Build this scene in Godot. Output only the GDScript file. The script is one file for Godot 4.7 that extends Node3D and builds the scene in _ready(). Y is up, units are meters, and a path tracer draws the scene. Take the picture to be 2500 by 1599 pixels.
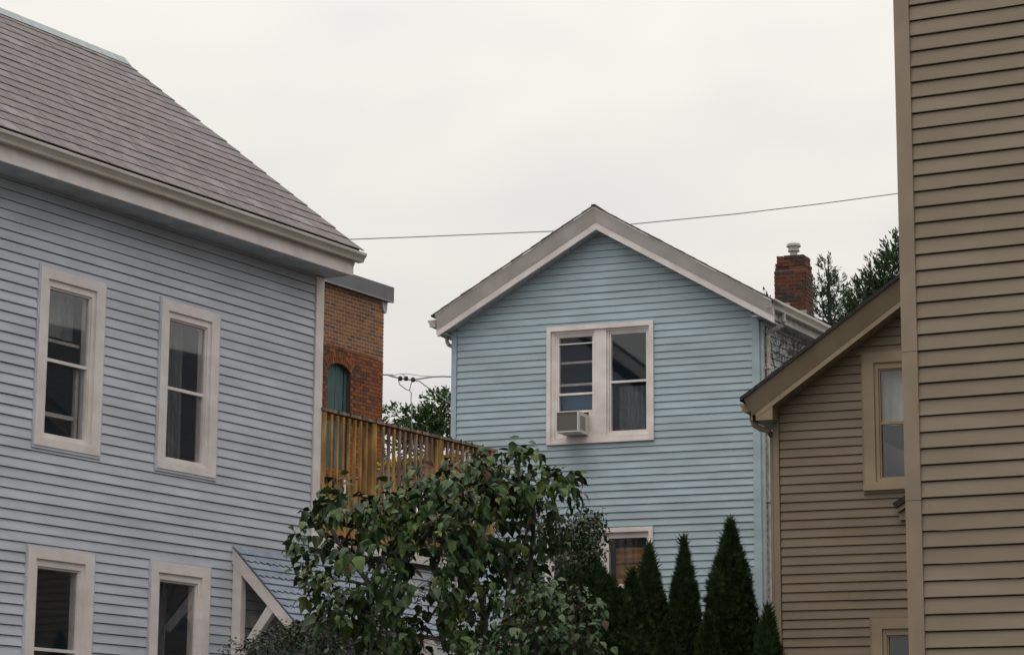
extends Node3D

const EYE := 1.6
var rng := RandomNumberGenerator.new()
var M := {}            # materials
var taken := {}

# ------------------------------------------------------------------ mesh builder
class MB:
	var v := PackedVector3Array()
	var n := PackedVector3Array()
	var xf := Transform3D.IDENTITY
	var col := PackedColorArray()
	var ink: Variant = null
	func tri(a: Vector3, b: Vector3, c: Vector3):        # counter-clockwise seen from outside
		var A := xf * a
		var B := xf * b
		var C := xf * c
		var nn := (B - A).cross(C - A).normalized()
		v.append(A); v.append(C); v.append(B)
		n.append(nn); n.append(nn); n.append(nn)
		if ink != null:
			col.append(ink); col.append(ink); col.append(ink)
	func quad(a: Vector3, b: Vector3, c: Vector3, d: Vector3):
		tri(a, b, c)
		tri(a, c, d)
	func box(x0: float, x1: float, y0: float, y1: float, z0: float, z1: float):
		var p := [Vector3(x0, y0, z0), Vector3(x1, y0, z0), Vector3(x1, y1, z0), Vector3(x0, y1, z0), Vector3(x0, y0, z1), Vector3(x1, y0, z1), Vector3(x1, y1, z1), Vector3(x0, y1, z1)]
		quad(p[4], p[5], p[6], p[7])
		quad(p[1], p[0], p[3], p[2])
		quad(p[5], p[1], p[2], p[6])
		quad(p[0], p[4], p[7], p[3])
		quad(p[7], p[6], p[2], p[3])
		quad(p[0], p[1], p[5], p[4])
	func hexa(p: Array):      # 0-3 back (x0y0,x1y0,x1y1,x0y1), 4-7 front
		quad(p[4], p[5], p[6], p[7])
		quad(p[1], p[0], p[3], p[2])
		quad(p[5], p[1], p[2], p[6])
		quad(p[0], p[4], p[7], p[3])
		quad(p[7], p[6], p[2], p[3])
		quad(p[0], p[1], p[5], p[4])
	# profile of (z, y) points swept along x
	func sweep(prof: Array, x0: float, x1: float):
		var pv := PackedVector2Array(prof)
		if not Geometry2D.is_polygon_clockwise(pv):
			pv.reverse()
		var m := pv.size()
		for i in m:
			var a := pv[i]
			var b := pv[(i + 1) % m]
			quad(Vector3(x0, a.y, a.x), Vector3(x1, a.y, a.x), Vector3(x1, b.y, b.x), Vector3(x0, b.y, b.x))
		var t := Geometry2D.triangulate_polygon(pv)
		for i in range(0, t.size(), 3):
			var a := pv[t[i]]
			var b := pv[t[i + 1]]
			var c := pv[t[i + 2]]
			if (b - a).cross(c - a) > 0.0:
				var q := b
				b = c
				c = q
			tri(Vector3(x1, a.y, a.x), Vector3(x1, b.y, b.x), Vector3(x1, c.y, c.x))
			tri(Vector3(x0, a.y, a.x), Vector3(x0, c.y, c.x), Vector3(x0, b.y, b.x))
	# polygon of (x, y) points with thickness z0..z1
	func slab(pts: Array, z0: float, z1: float):
		var pv := PackedVector2Array(pts)
		if Geometry2D.is_polygon_clockwise(pv):
			pv.reverse()
		var m := pv.size()
		for i in m:
			var a := pv[i]
			var b := pv[(i + 1) % m]
			quad(Vector3(b.x, b.y, z0), Vector3(b.x, b.y, z1), Vector3(a.x, a.y, z1), Vector3(a.x, a.y, z0))
		var t := Geometry2D.triangulate_polygon(pv)
		for i in range(0, t.size(), 3):
			var a := pv[t[i]]
			var b := pv[t[i + 1]]
			var c := pv[t[i + 2]]
			if (b - a).cross(c - a) < 0.0:
				var q := b
				b = c
				c = q
			tri(Vector3(a.x, a.y, z1), Vector3(b.x, b.y, z1), Vector3(c.x, c.y, z1))
			tri(Vector3(a.x, a.y, z0), Vector3(c.x, c.y, z0), Vector3(b.x, b.y, z0))
	func tube(pts: Array, r0: float, r1: float, sides := 6):
		var m := pts.size()
		var rings := []
		for i in m:
			var d: Vector3 = (pts[mini(i + 1, m - 1)] - pts[maxi(i - 1, 0)]).normalized()
			var up := Vector3.UP if absf(d.y) < 0.9 else Vector3.RIGHT
			var a := d.cross(up).normalized()
			var b := d.cross(a).normalized()
			var r := lerpf(r0, r1, float(i) / maxf(1.0, m - 1))
			var ring := []
			for k in sides:
				var t := TAU * k / sides
				ring.append(pts[i] + (a * cos(t) + b * sin(t)) * r)
			rings.append(ring)
		for i in m - 1:
			for k in sides:
				var k2 := (k + 1) % sides
				quad(rings[i][k2], rings[i][k], rings[i + 1][k], rings[i + 1][k2])
		for k in range(1, sides - 1):
			tri(rings[0][0], rings[0][k], rings[0][k + 1])
			tri(rings[m - 1][0], rings[m - 1][k + 1], rings[m - 1][k])
	func lathe(prof: Array, c: Vector3, sides := 16):    # (r, y) bottom to top
		for i in prof.size() - 1:
			for k in sides:
				var t0 := TAU * k / sides
				var t1 := TAU * (k + 1) / sides
				var a: Vector2 = prof[i]
				var b: Vector2 = prof[i + 1]
				quad(c + Vector3(a.x * sin(t0), a.y, a.x * cos(t0)), c + Vector3(a.x * sin(t1), a.y, a.x * cos(t1)), c + Vector3(b.x * sin(t1), b.y, b.x * cos(t1)), c + Vector3(b.x * sin(t0), b.y, b.x * cos(t0)))
	func mesh() -> ArrayMesh:
		var arr := []
		arr.resize(Mesh.ARRAY_MAX)
		arr[Mesh.ARRAY_VERTEX] = v
		arr[Mesh.ARRAY_NORMAL] = n
		if col.size() == v.size():
			arr[Mesh.ARRAY_COLOR] = col
		var am := ArrayMesh.new()
		am.add_surface_from_arrays(Mesh.PRIMITIVE_TRIANGLES, arr)
		return am

var XF := Transform3D.IDENTITY      # from (along, height above eye, outward) of the wall in hand to the thing's own axes

func mb() -> MB:
	var b := MB.new()
	b.xf = XF
	return b

func put(called: String, b: MB, m: Material, parent: Node) -> MeshInstance3D:
	var o := MeshInstance3D.new()
	o.name = called
	o.mesh = b.mesh()
	o.material_override = m
	parent.add_child(o, true)
	return o

func inst(called: String, mesh: Mesh, m: Material, parent: Node, t: Transform3D) -> MeshInstance3D:
	var o := MeshInstance3D.new()
	o.name = called
	o.mesh = mesh
	o.material_override = m
	o.transform = t
	parent.add_child(o, true)
	return o

func pbox(called: String, parent: Node, m: Material, x0: float, x1: float, y0: float, y1: float, z0: float, z1: float) -> MeshInstance3D:
	var b := mb()
	b.box(x0, x1, y0, y1, z0, z1)
	return put(called, b, m, parent)

func psweep(called: String, parent: Node, m: Material, prof: Array, x0: float, x1: float) -> MeshInstance3D:
	var b := mb()
	b.sweep(prof, x0, x1)
	return put(called, b, m, parent)

func pslab(called: String, parent: Node, m: Material, pts: Array, z0: float, z1: float) -> MeshInstance3D:
	var b := mb()
	b.slab(pts, z0, z1)
	return put(called, b, m, parent)

func numbered(called: String) -> String:
	if not taken.has(called):
		taken[called] = 0
		return called
	taken[called] += 1
	return "%s_%03d" % [called, taken[called]]

func thing(called: String, label: String, category: String, at := Vector3.ZERO, turn := 0.0, group := "") -> Node3D:
	var o := Node3D.new()
	o.name = numbered(called)
	add_child(o)
	o.position = at
	o.rotation.y = turn
	o.set_meta("label", label)
	o.set_meta("category", category)
	if group != "":
		o.set_meta("group", group)
	return o

func stuff(o: Node) -> Node:
	o.set_meta("kind", "stuff")
	return o

# ------------------------------------------------------------------ materials
func noise_tex(lo: Color, hi: Color, freq: float, octaves: int, seed_: int, kind := FastNoiseLite.TYPE_SIMPLEX_SMOOTH, size := 256) -> ImageTexture:
	var f := FastNoiseLite.new()
	f.noise_type = kind
	f.frequency = freq
	f.fractal_octaves = octaves
	f.seed = seed_
	var g := f.get_seamless_image(size, size)
	g.convert(Image.FORMAT_L8)
	var im := Image.create(size, size, true, Image.FORMAT_RGB8)
	for y in size:
		for x in size:
			im.set_pixel(x, y, lo.lerp(hi, g.get_pixel(x, y).r))
	im.generate_mipmaps()
	return ImageTexture.create_from_image(im)

func bump_tex(freq: float, octaves: int, seed_: int, strength: float, size := 256) -> ImageTexture:
	var f := FastNoiseLite.new()
	f.frequency = freq
	f.fractal_octaves = octaves
	f.seed = seed_
	var g := f.get_seamless_image(size, size)
	g.convert(Image.FORMAT_RGBA8)
	g.bump_map_to_normal_map(strength)
	return ImageTexture.create_from_image(g)

func mat(c: Color, rough := 0.8, tex: Texture2D = null, scale := Vector3.ONE, bump: Texture2D = null, bump_scale := 1.0) -> StandardMaterial3D:
	var m := StandardMaterial3D.new()
	m.albedo_color = c.linear_to_srgb()
	m.roughness = rough
	if tex:
		m.albedo_texture = tex
		m.uv1_triplanar = true
		m.uv1_world_triplanar = true
		m.uv1_scale = scale
	if bump:
		m.normal_enabled = true
		m.normal_texture = bump
		m.normal_scale = bump_scale
		m.uv1_triplanar = true
		m.uv1_world_triplanar = true
		m.uv1_scale = scale
	return m

func make_materials():
	var soft := noise_tex(Color(0.84, 0.83, 0.815), Color(1, 1, 1), 0.012, 4, 11)
	var grain := noise_tex(Color(0.72, 0.7, 0.68), Color(1, 1, 1), 0.03, 5, 12)
	var coarse := noise_tex(Color(0.5, 0.5, 0.5), Color(1, 1, 1), 0.02, 5, 13)
	var wood := noise_tex(Color(0.45, 0.42, 0.4), Color(1, 1, 1), 0.02, 5, 14)
	var fine := bump_tex(0.15, 3, 15, 3.0)
	M.siding_l = mat(Color(0.56, 0.61, 0.71), 0.6, soft, Vector3(0.35, 0.9, 0.35))
	M.siding_m = mat(Color(0.395, 0.51, 0.59), 0.6, soft, Vector3(0.35, 0.9, 0.35))
	M.siding_side = mat(Color(0.52, 0.58, 0.6), 0.6, soft, Vector3(0.35, 0.9, 0.35))
	M.siding_t = mat(Color(0.215, 0.168, 0.112), 0.6, soft, Vector3(0.3, 0.8, 0.3))
	M.siding_r = mat(Color(0.215, 0.171, 0.12), 0.6, soft, Vector3(0.3, 0.8, 0.3))
	M.sheath = mat(Color(0.2, 0.21, 0.235), 0.9)
	M.sheath_t = mat(Color(0.09, 0.07, 0.05), 0.9)
	M.soffit = mat(Color(0.5, 0.53, 0.58), 0.7, soft, Vector3(0.7, 0.7, 0.7))
	M.white = mat(Color(0.83, 0.77, 0.765), 0.55, soft, Vector3(0.7, 0.7, 0.7))
	M.white_dirty = mat(Color(0.6, 0.585, 0.56), 0.6, grain, Vector3(0.8, 0.5, 0.8))
	M.trim_grey = mat(Color(0.68, 0.65, 0.63), 0.55, soft, Vector3(0.6, 0.6, 0.6))
	M.gutter = mat(Color(0.62, 0.59, 0.54), 0.35, soft, Vector3(0.4, 2, 0.4))
	M.tan_trim = mat(Color(0.335, 0.262, 0.17), 0.55, soft, Vector3(0.5, 0.5, 0.5))
	M.tan_dark = mat(Color(0.25, 0.2, 0.13), 0.55, soft, Vector3(0.5, 0.5, 0.5))
	M.tan_corner = mat(Color(0.26, 0.206, 0.152), 0.55, soft, Vector3(0.5, 0.5, 0.5))
	M.slate = []
	for c in [Color(0.158, 0.136, 0.147), Color(0.172, 0.147, 0.156), Color(0.143, 0.124, 0.138), Color(0.184, 0.157, 0.167), Color(0.16, 0.139, 0.142), Color(0.225, 0.203, 0.228)]:
		M.slate.append(mat(c, 0.75, grain, Vector3(0.9, 0.9, 0.9)))
	M.ridge = mat(Color(0.3, 0.37, 0.4), 0.5, grain, Vector3(0.8, 0.8, 0.8))
	M.shingle_dark = mat(Color(0.045, 0.042, 0.043), 0.9, coarse, Vector3(2, 2, 2))
	M.shingle_grey = mat(Color(0.19, 0.175, 0.18), 0.9, coarse, Vector3(2, 2, 2))
	M.hood_shingle = []
	for c in [Color(0.24, 0.29, 0.375), Color(0.215, 0.265, 0.35), Color(0.265, 0.315, 0.4)]:
		M.hood_shingle.append(mat(c, 0.7, soft, Vector3(1.5, 1.5, 1.5)))
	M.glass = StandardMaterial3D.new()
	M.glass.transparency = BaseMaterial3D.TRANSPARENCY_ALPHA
	M.glass.albedo_color = Color(0.24, 0.31, 0.38, 0.1)  # bluish haze put into the pane colour to lift its reflection
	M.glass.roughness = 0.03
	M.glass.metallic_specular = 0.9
	M.room = mat(Color(0.1, 0.1, 0.1), 0.9)
	M.curtain = mat(Color(0.25, 0.27, 0.28), 0.9, grain, Vector3(3, 0.6, 3))
	M.curtain_pale = mat(Color(0.62, 0.64, 0.62), 0.9, soft, Vector3(2, 0.5, 2))
	M.shade_brown = mat(Color(0.56, 0.28, 0.08), 0.8, wood, Vector3(0.5, 3, 0.5))
	M.wood = []
	for c in [Color(0.6, 0.35, 0.1), Color(0.55, 0.305, 0.082), Color(0.66, 0.41, 0.14)]:
		M.wood.append(mat(c, 0.7, wood, Vector3(2.2, 0.35, 2.2)))
	M.wood_grey = mat(Color(0.42, 0.31, 0.22), 0.85, wood, Vector3(2.2, 0.35, 2.2))
	M.brick = []
	for c in [Color(0.25, 0.095, 0.038), Color(0.29, 0.12, 0.045), Color(0.2, 0.085, 0.045), Color(0.3, 0.135, 0.06), Color(0.14, 0.075, 0.055), Color(0.25, 0.11, 0.065)]:
		M.brick.append(mat(c, 0.9, grain, Vector3(4, 4, 4)))
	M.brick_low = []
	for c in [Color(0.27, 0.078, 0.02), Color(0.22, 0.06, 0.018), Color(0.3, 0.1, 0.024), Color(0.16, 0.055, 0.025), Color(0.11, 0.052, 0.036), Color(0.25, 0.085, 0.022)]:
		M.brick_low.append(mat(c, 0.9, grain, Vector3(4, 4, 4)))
	M.mortar = mat(Color(0.52, 0.41, 0.3), 0.95, grain, Vector3(3, 3, 3))
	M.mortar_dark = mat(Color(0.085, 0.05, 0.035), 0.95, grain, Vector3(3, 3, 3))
	M.chimney_brick = []
	for c in [Color(0.14, 0.042, 0.02), Color(0.1, 0.034, 0.02), Color(0.17, 0.05, 0.02), Color(0.07, 0.036, 0.028), Color(0.045, 0.036, 0.033), Color(0.12, 0.045, 0.024)]:
		M.chimney_brick.append(mat(c, 0.9, grain, Vector3(4, 4, 4)))
	M.mortar_grey = mat(Color(0.22, 0.175, 0.14), 0.95, grain, Vector3(3, 3, 3))
	M.coping = mat(Color(0.115, 0.12, 0.133), 0.5, soft, Vector3(0.5, 0.5, 0.5))
	M.teal = mat(Color(0.05, 0.118, 0.122), 0.7, noise_tex(Color(0.75, 0.72, 0.7), Color(1.0, 1.0, 1.0), 0.03, 4, 21), Vector3(2, 0.3, 2))
	M.flash = mat(Color(0.4, 0.42, 0.48), 0.45, grain, Vector3(2, 2, 2))
	M.pot = mat(Color(0.55, 0.55, 0.53), 0.6, soft, Vector3(2, 2, 2))
	M.steel = mat(Color(0.36, 0.37, 0.4), 0.45)
	M.dark = mat(Color(0.02, 0.02, 0.022), 0.7)
	M.wire = mat(Color(0.22, 0.23, 0.26), 0.6)
	M.ac_white = mat(Color(0.62, 0.585, 0.55), 0.5)
	M.ac_fin = mat(Color(0.2, 0.19, 0.18), 0.6)
	M.ac_grille = mat(Color(0.13, 0.12, 0.115), 0.7)
	M.plastic_blue = mat(Color(0.06, 0.12, 0.2), 0.5)
	M.bark = mat(Color(0.075, 0.06, 0.05), 0.95, coarse, Vector3(4, 1, 4))
	M.twig = mat(Color(0.1, 0.072, 0.05), 0.95)
	M.ground = mat(Color(0.125, 0.12, 0.105), 1.0, coarse, Vector3(0.3, 0.3, 0.3))  # unseen ground kept neutral grey so its bounce does not tint the gutters
	M.leaf = []
	for c in [Color(0.025, 0.05, 0.017), Color(0.032, 0.063, 0.022), Color(0.017, 0.034, 0.013), Color(0.04, 0.068, 0.03), Color(0.055, 0.09, 0.018)]:
		var m := mat(c, 0.55)
		m.metallic_specular = 0.35
		m.backlight_enabled = true
		m.backlight = (c * 0.35).linear_to_srgb()
		M.leaf.append(m)
	M.leaf_yellow = mat(Color(0.1, 0.1, 0.022), 0.6)
	M.leaf_brown = mat(Color(0.07, 0.035, 0.02), 0.7)
	M.leaf_small = mat(Color(0.034, 0.055, 0.025), 0.6)
	M.leaf_dark = mat(Color(0.02, 0.034, 0.018), 0.6)
	M.cedar = mat(Color(0.014, 0.027, 0.009), 0.8)
	M.cedar_tip = mat(Color(0.03, 0.055, 0.014), 0.8)
	M.conifer = mat(Color(0.028, 0.055, 0.026), 0.8)
	M.tree_leaf = mat(Color(0.045, 0.09, 0.028), 0.7)
	M.flower = mat(Color(0.5, 0.4, 0.02), 0.7)
	M.far_wall = mat(Color(0.4, 0.4, 0.42), 0.8, soft)

# ------------------------------------------------------------------ house pieces
# a wall of sheathing with rectangular holes: holes are [x0, x1, y0, y1]
func wall_with_holes(called: String, parent: Node, m: Material, x0: float, x1: float, y0: float, y1: float, z0: float, z1: float, holes: Array):
	var xs := [x0, x1]
	var ys := [y0, y1]
	for h in holes:
		xs.append_array([clampf(h[0], x0, x1), clampf(h[1], x0, x1)])
		ys.append_array([clampf(h[2], y0, y1), clampf(h[3], y0, y1)])
	xs.sort()
	ys.sort()
	var b := mb()
	for i in xs.size() - 1:
		for j in ys.size() - 1:
			if xs[i + 1] - xs[i] < 0.001 or ys[j + 1] - ys[j] < 0.001:
				continue
			var cx: float = (xs[i] + xs[i + 1]) / 2
			var cy: float = (ys[j] + ys[j + 1]) / 2
			var open := false
			for h in holes:
				if cx > h[0] and cx < h[1] and cy > h[2] and cy < h[3]:
					open = true
			if not open:
				b.box(xs[i], xs[i + 1], ys[j], ys[j + 1], z0, z1)
	put(called, b, m, parent)

# one clapboard: proud at its lower edge, leaning back to its top, a gap left for the shadow line
func board(parent: Node, m: Material, x0: float, x1: float, y: float, e: float, lip: float, gap: float, wavy := 0.0):
	if x1 - x0 < 0.02:
		return
	if wavy <= 0.0:
		psweep("siding_board", parent, m, [Vector2(-0.02, y), Vector2(lip, y), Vector2(lip + 0.001, y + 0.004), Vector2(0.004, y + e - gap), Vector2(-0.02, y + e - gap)], x0, x1)
		return
	var b := mb()
	var steps := maxi(2, int((x1 - x0) / 0.09))
	var prev := 0.0
	for i in steps:
		var xa := lerpf(x0, x1, float(i) / steps)
		var xb := lerpf(x0, x1, float(i + 1) / steps)
		var nx := 0.0
		if i + 1 < steps:
			nx = rng.randf_range(-1, 1) * wavy if rng.randf() < 0.35 else prev * 0.6
		var ya := y + prev
		var yb := y + nx
		b.quad(Vector3(xa, ya, lip), Vector3(xb, yb, lip), Vector3(xb, y + e - gap, 0.004), Vector3(xa, y + e - gap, 0.004))
		b.quad(Vector3(xa, ya, -0.02), Vector3(xb, yb, -0.02), Vector3(xb, yb, lip), Vector3(xa, ya, lip))
		prev = nx
	put("siding_board", b, m, parent)

func board_part(parent: Node, m: Material, x0: float, x1: float, y: float, e: float, lip: float, gap: float, ya: float, yb: float):
	if x1 - x0 < 0.02 or yb - ya < 0.004:
		return
	var za := lerpf(lip, 0.004, (ya - y) / (e - gap))
	var zb := lerpf(lip, 0.004, (yb - y) / (e - gap))
	psweep("siding_board", parent, m, [Vector2(-0.02, ya), Vector2(za, ya), Vector2(zb, yb), Vector2(-0.02, yb)], x0, x1)

# courses of clapboards from y_first downwards; roof(y) gives the x limits; blocks are [x0, x1, y0, y1]
func siding(parent: Node, m: Material, y_first: float, count: int, e: float, limits: Callable, blocks: Array, lip := 0.016, gap := 0.0065, wavy_chance := 0.0):
	for k in count:
		var y := y_first - k * e
		var lim: Array = limits.call(y)
		var runs := [[lim[0], lim[1]]]
		for h in blocks:
			if y + e > h[2] + 0.02 and y < h[3] - 0.02:        # the board meets the opening
				var cut := []
				for r in runs:
					if h[1] <= r[0] or h[0] >= r[1]:
						cut.append(r)
						continue
					if h[0] > r[0]:
						cut.append([r[0], h[0]])
					if h[1] < r[1]:
						cut.append([h[1], r[1]])
				runs = cut
			# notched pieces above and below an opening
			if y < h[3] and h[3] < y + e - gap - 0.006 and h[3] - y > 0.02:
				board_part(parent, m, maxf(h[0], lim[0]), minf(h[1], lim[1]), y, e, lip, gap, h[3], y + e - gap)
			if y < h[2] - 0.006 and h[2] < y + e and y + e - h[2] > 0.02:
				board_part(parent, m, maxf(h[0], lim[0]), minf(h[1], lim[1]), y, e, lip, gap, y, minf(h[2], y + e - gap))
		for r in runs:
			var w := 0.0
			if rng.randf() < wavy_chance:
				w = 0.005
			var seam: float = r[0] + (r[1] - r[0]) * rng.randf_range(0.15, 0.85)
			if r[1] - r[0] > 2.2 and rng.randf() < 0.75:
				board(parent, m, r[0], seam, y, e, lip, gap, w)
				board(parent, m, seam + 0.0015, r[1], y + rng.randf_range(-0.001, 0.001), e, lip + 0.003, gap, w)
			else:
				board(parent, m, r[0], r[1], y, e, lip, gap, w)

# four bars round an opening
func bars(called: String, parent: Node, m: Material, x0: float, x1: float, y0: float, y1: float, wl: float, wr: float, wb: float, wt: float, z0: float, z1: float) -> MeshInstance3D:
	var b := mb()
	b.box(x0, x0 + wl, y0, y1, z0, z1)
	b.box(x1 - wr, x1, y0, y1, z0, z1)
	b.box(x0 + wl, x1 - wr, y1 - wt, y1, z0, z1)
	b.box(x0 + wl, x1 - wr, y0, y0 + wb, z0, z1)
	return put(called, b, m, parent)

# a double-hung window with flat casing; y1 is the top of the casing
func sash_window(house: Node, x0: float, x1: float, y0: float, y1: float, cas: float, trim: Material, edge: Material, mid: float) -> MeshInstance3D:
	var w := bars("window", house, trim, x0, x1, y0, y1, cas, cas + 0.02, cas * 0.75, cas * 0.95, -0.02, 0.034)
	bars("edge_channel", w, edge, x0 - 0.024, x1 + 0.024, y0 - 0.03, y1 + 0.022, 0.024, 0.024, 0.03, 0.022, -0.02, 0.026)
	var a0 := x0 + cas
	var a1 := x1 - cas - 0.02
	var b0 := y0 + cas * 0.75
	var b1 := y1 - cas * 0.95
	bars("frame", w, trim, a0, a1, b0, b1, 0.045, 0.05, 0.035, 0.07, -0.12, 0.012)
	bars("frame", w, trim, a0 + 0.045, a1 - 0.05, b0 + 0.035, b1 - 0.07, 0.018, 0.018, 0.018, 0.02, -0.1, -0.006)
	var g0 := a0 + 0.063
	var g1 := a1 - 0.068
	var gb := b0 + 0.053
	var gt := b1 - 0.09
	pbox("meeting_rail", w, trim, g0, g1, mid - 0.016, mid + 0.016, -0.06, -0.01)
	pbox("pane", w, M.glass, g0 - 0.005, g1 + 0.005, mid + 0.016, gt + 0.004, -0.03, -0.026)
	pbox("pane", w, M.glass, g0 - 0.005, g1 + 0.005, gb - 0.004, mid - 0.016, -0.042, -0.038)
	return w

func drape(called: String, label: String, house: Node3D, m: Material, x0: float, x1: float, y0: float, y1: float, z: float, folds: int, sweep_in := 0.0):
	var o := thing(called, label, "curtain", house.transform * (XF * Vector3((x0 + x1) / 2, y0, z)), house.rotation.y, "curtains behind window panes")
	var keep := XF
	XF = o.transform.affine_inverse() * house.transform * keep
	var b := mb()
	var steps := folds * 6
	var rows := 10
	for j in rows:
		var ta := float(j) / rows
		var tb := float(j + 1) / rows
		for i in steps:
			var p := []
			for c in [[i, ta], [i + 1, ta], [i + 1, tb], [i, tb]]:
				var u: float = float(c[0]) / steps
				var vv: float = c[1]
				var gather := 1.0 - sweep_in * pow(1.0 - vv, 0.7)
				p.append(Vector3(lerpf(x0, x1, 1.0 - (1.0 - u) * gather), lerpf(y0, y1, vv), z + 0.02 * sin(u * folds * TAU) + 0.008 * sin(u * folds * 2.3 * TAU + vv * 3.0)))
			b.quad(p[0], p[1], p[2], p[3])
	put("cloth", b, m, o)
	XF = keep

# K-style gutter profile around a back point (z, y of its back top)
func gutter_profile(z: float, y: float, w := 0.12, h := 0.1) -> Array:
	return [Vector2(z, y), Vector2(z, y - h), Vector2(z + w * 0.62, y - h), Vector2(z + w * 0.7, y - h * 0.72), Vector2(z + w * 0.86, y - h * 0.45), Vector2(z + w * 0.98, y - h * 0.3), Vector2(z + w, y - h * 0.12), Vector2(z + w, y), Vector2(z + w - 0.015, y), Vector2(z + w - 0.015, y - h * 0.1), Vector2(z + w * 0.8, y - h * 0.4), Vector2(z + w * 0.55, y - h * 0.92), Vector2(z + 0.006, y - h * 0.92), Vector2(z + 0.006, y)]


var CAM: Camera3D

func setup_view():
	var pitch := deg_to_rad(10.9232)
	var roll := deg_to_rad(0.3637)
	var cp := cos(pitch)
	var sp := sin(pitch)
	var cr := cos(roll)
	var sr := sin(roll)
	CAM = Camera3D.new()
	CAM.name = "camera"
	CAM.fov = 15.18
	CAM.near = 0.1
	CAM.far = 900.0
	add_child(CAM)
	CAM.transform = Transform3D(Basis(Vector3(cr, sr * cp, sr * sp), Vector3(-sr, cr * cp, cr * sp), Vector3(0, -sp, cp)), Vector3(0, EYE, 0))
	var sky := Sky.new()
	var pano := PanoramaSkyMaterial.new()
	var w := 1024
	var h := 512
	var f := FastNoiseLite.new()
	f.seed = 5
	f.frequency = 1.0
	f.fractal_octaves = 5
	var im := Image.create(w, h, false, Image.FORMAT_RGBF)
	for y in h:
		var el := PI * (0.5 - (y + 0.5) / h)
		for x in w:
			var az := TAU * (x + 0.5) / w
			var d := Vector3(cos(el) * cos(az), sin(el), cos(el) * sin(az))
			var c := f.get_noise_3d(d.x * 7.0, d.y * 24.0, d.z * 7.0)
			var t := clampf(0.5 + c * 1.05, 0.0, 1.0)
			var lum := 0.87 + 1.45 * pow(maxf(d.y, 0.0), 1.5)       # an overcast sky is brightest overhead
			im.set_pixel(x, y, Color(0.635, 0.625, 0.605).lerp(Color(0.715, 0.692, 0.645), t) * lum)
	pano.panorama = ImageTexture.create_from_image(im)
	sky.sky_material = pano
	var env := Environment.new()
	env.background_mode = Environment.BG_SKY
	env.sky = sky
	env.tonemap_mode = Environment.TONE_MAPPER_LINEAR
	env.tonemap_exposure = 1.2
	env.sdfgi_enabled = true
	env.ssao_enabled = true
	env.ssil_enabled = true
	var we := WorldEnvironment.new()
	we.name = "world_environment"
	we.environment = env
	add_child(we)
	var sun := DirectionalLight3D.new()
	sun.name = "sun"
	sun.light_energy = 0.3
	sun.light_color = Color(1.0, 0.96, 0.9)
	sun.light_angular_distance = 40.0
	sun.shadow_enabled = true
	add_child(sun)
	sun.look_at_from_position(Vector3(-3, 14, 4), Vector3.ZERO)

func pixel(p: Vector3) -> Vector2:      # used only to rank alike pieces by how large they show
	var c := CAM.transform.affine_inverse() * p
	return Vector2(1250.0 - 6000.0 * c.x / c.z, 799.5 + 6000.0 * c.y / c.z)

func house(called: String, label: String, category: String, yaw_deg: float, dist: float, s_ref: float) -> Node3D:
	var a := deg_to_rad(yaw_deg)
	var at := Vector3(cos(a), 0, -sin(a)) * s_ref - Vector3(sin(a), 0, cos(a)) * dist
	XF = Transform3D(Basis.IDENTITY, Vector3(-s_ref, EYE, 0))
	return thing(called, label, category, at, a)

# many alike pieces: the ones that show largest become parts, the rest one part of stuff
func scatter(called: String, rest_called: String, parent: Node3D, meshes: Array, mats: Array, list: Array, most: int, rest_mat: Material):
	# list entries: [Transform3D in the parent's axes, mesh index, material index]
	var ranked := []
	for e in list:
		var p: Vector3 = parent.transform * (e[0] as Transform3D).origin
		var q := pixel(p)
		var seen := q.x > -40 and q.x < 2540 and q.y > -40 and q.y < 1640
		ranked.append([(0.0 if seen else 1000.0) + (p - CAM.position).length(), e])
	ranked.sort_custom(func(a, b): return a[0] < b[0])
	var b := MB.new()
	for i in ranked.size():
		var e: Array = ranked[i][1]
		if i < most:
			inst(called, meshes[e[1]], mats[e[2]], parent, e[0])
		else:
			var src: MB = meshes_src[meshes[e[1]]]
			for k in src.v.size():
				b.v.append((e[0] as Transform3D) * src.v[k])
				b.n.append(((e[0] as Transform3D).basis * src.n[k]).normalized())
				b.col.append((mats[e[2]] as StandardMaterial3D).albedo_color.srgb_to_linear())
	if b.v.size() > 0:
		stuff(put(rest_called, b, rest_mat, parent))

var meshes_src := {}
func shared(b: MB) -> ArrayMesh:
	var m := b.mesh()
	meshes_src[m] = b
	return m

func tinted(rough: float, tex: Texture2D = null, scale := Vector3.ONE) -> StandardMaterial3D:
	var m := mat(Color(1, 1, 1), rough, tex, scale)
	m.vertex_color_use_as_albedo = true
	m.metallic_specular = 0.35
	return m

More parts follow.
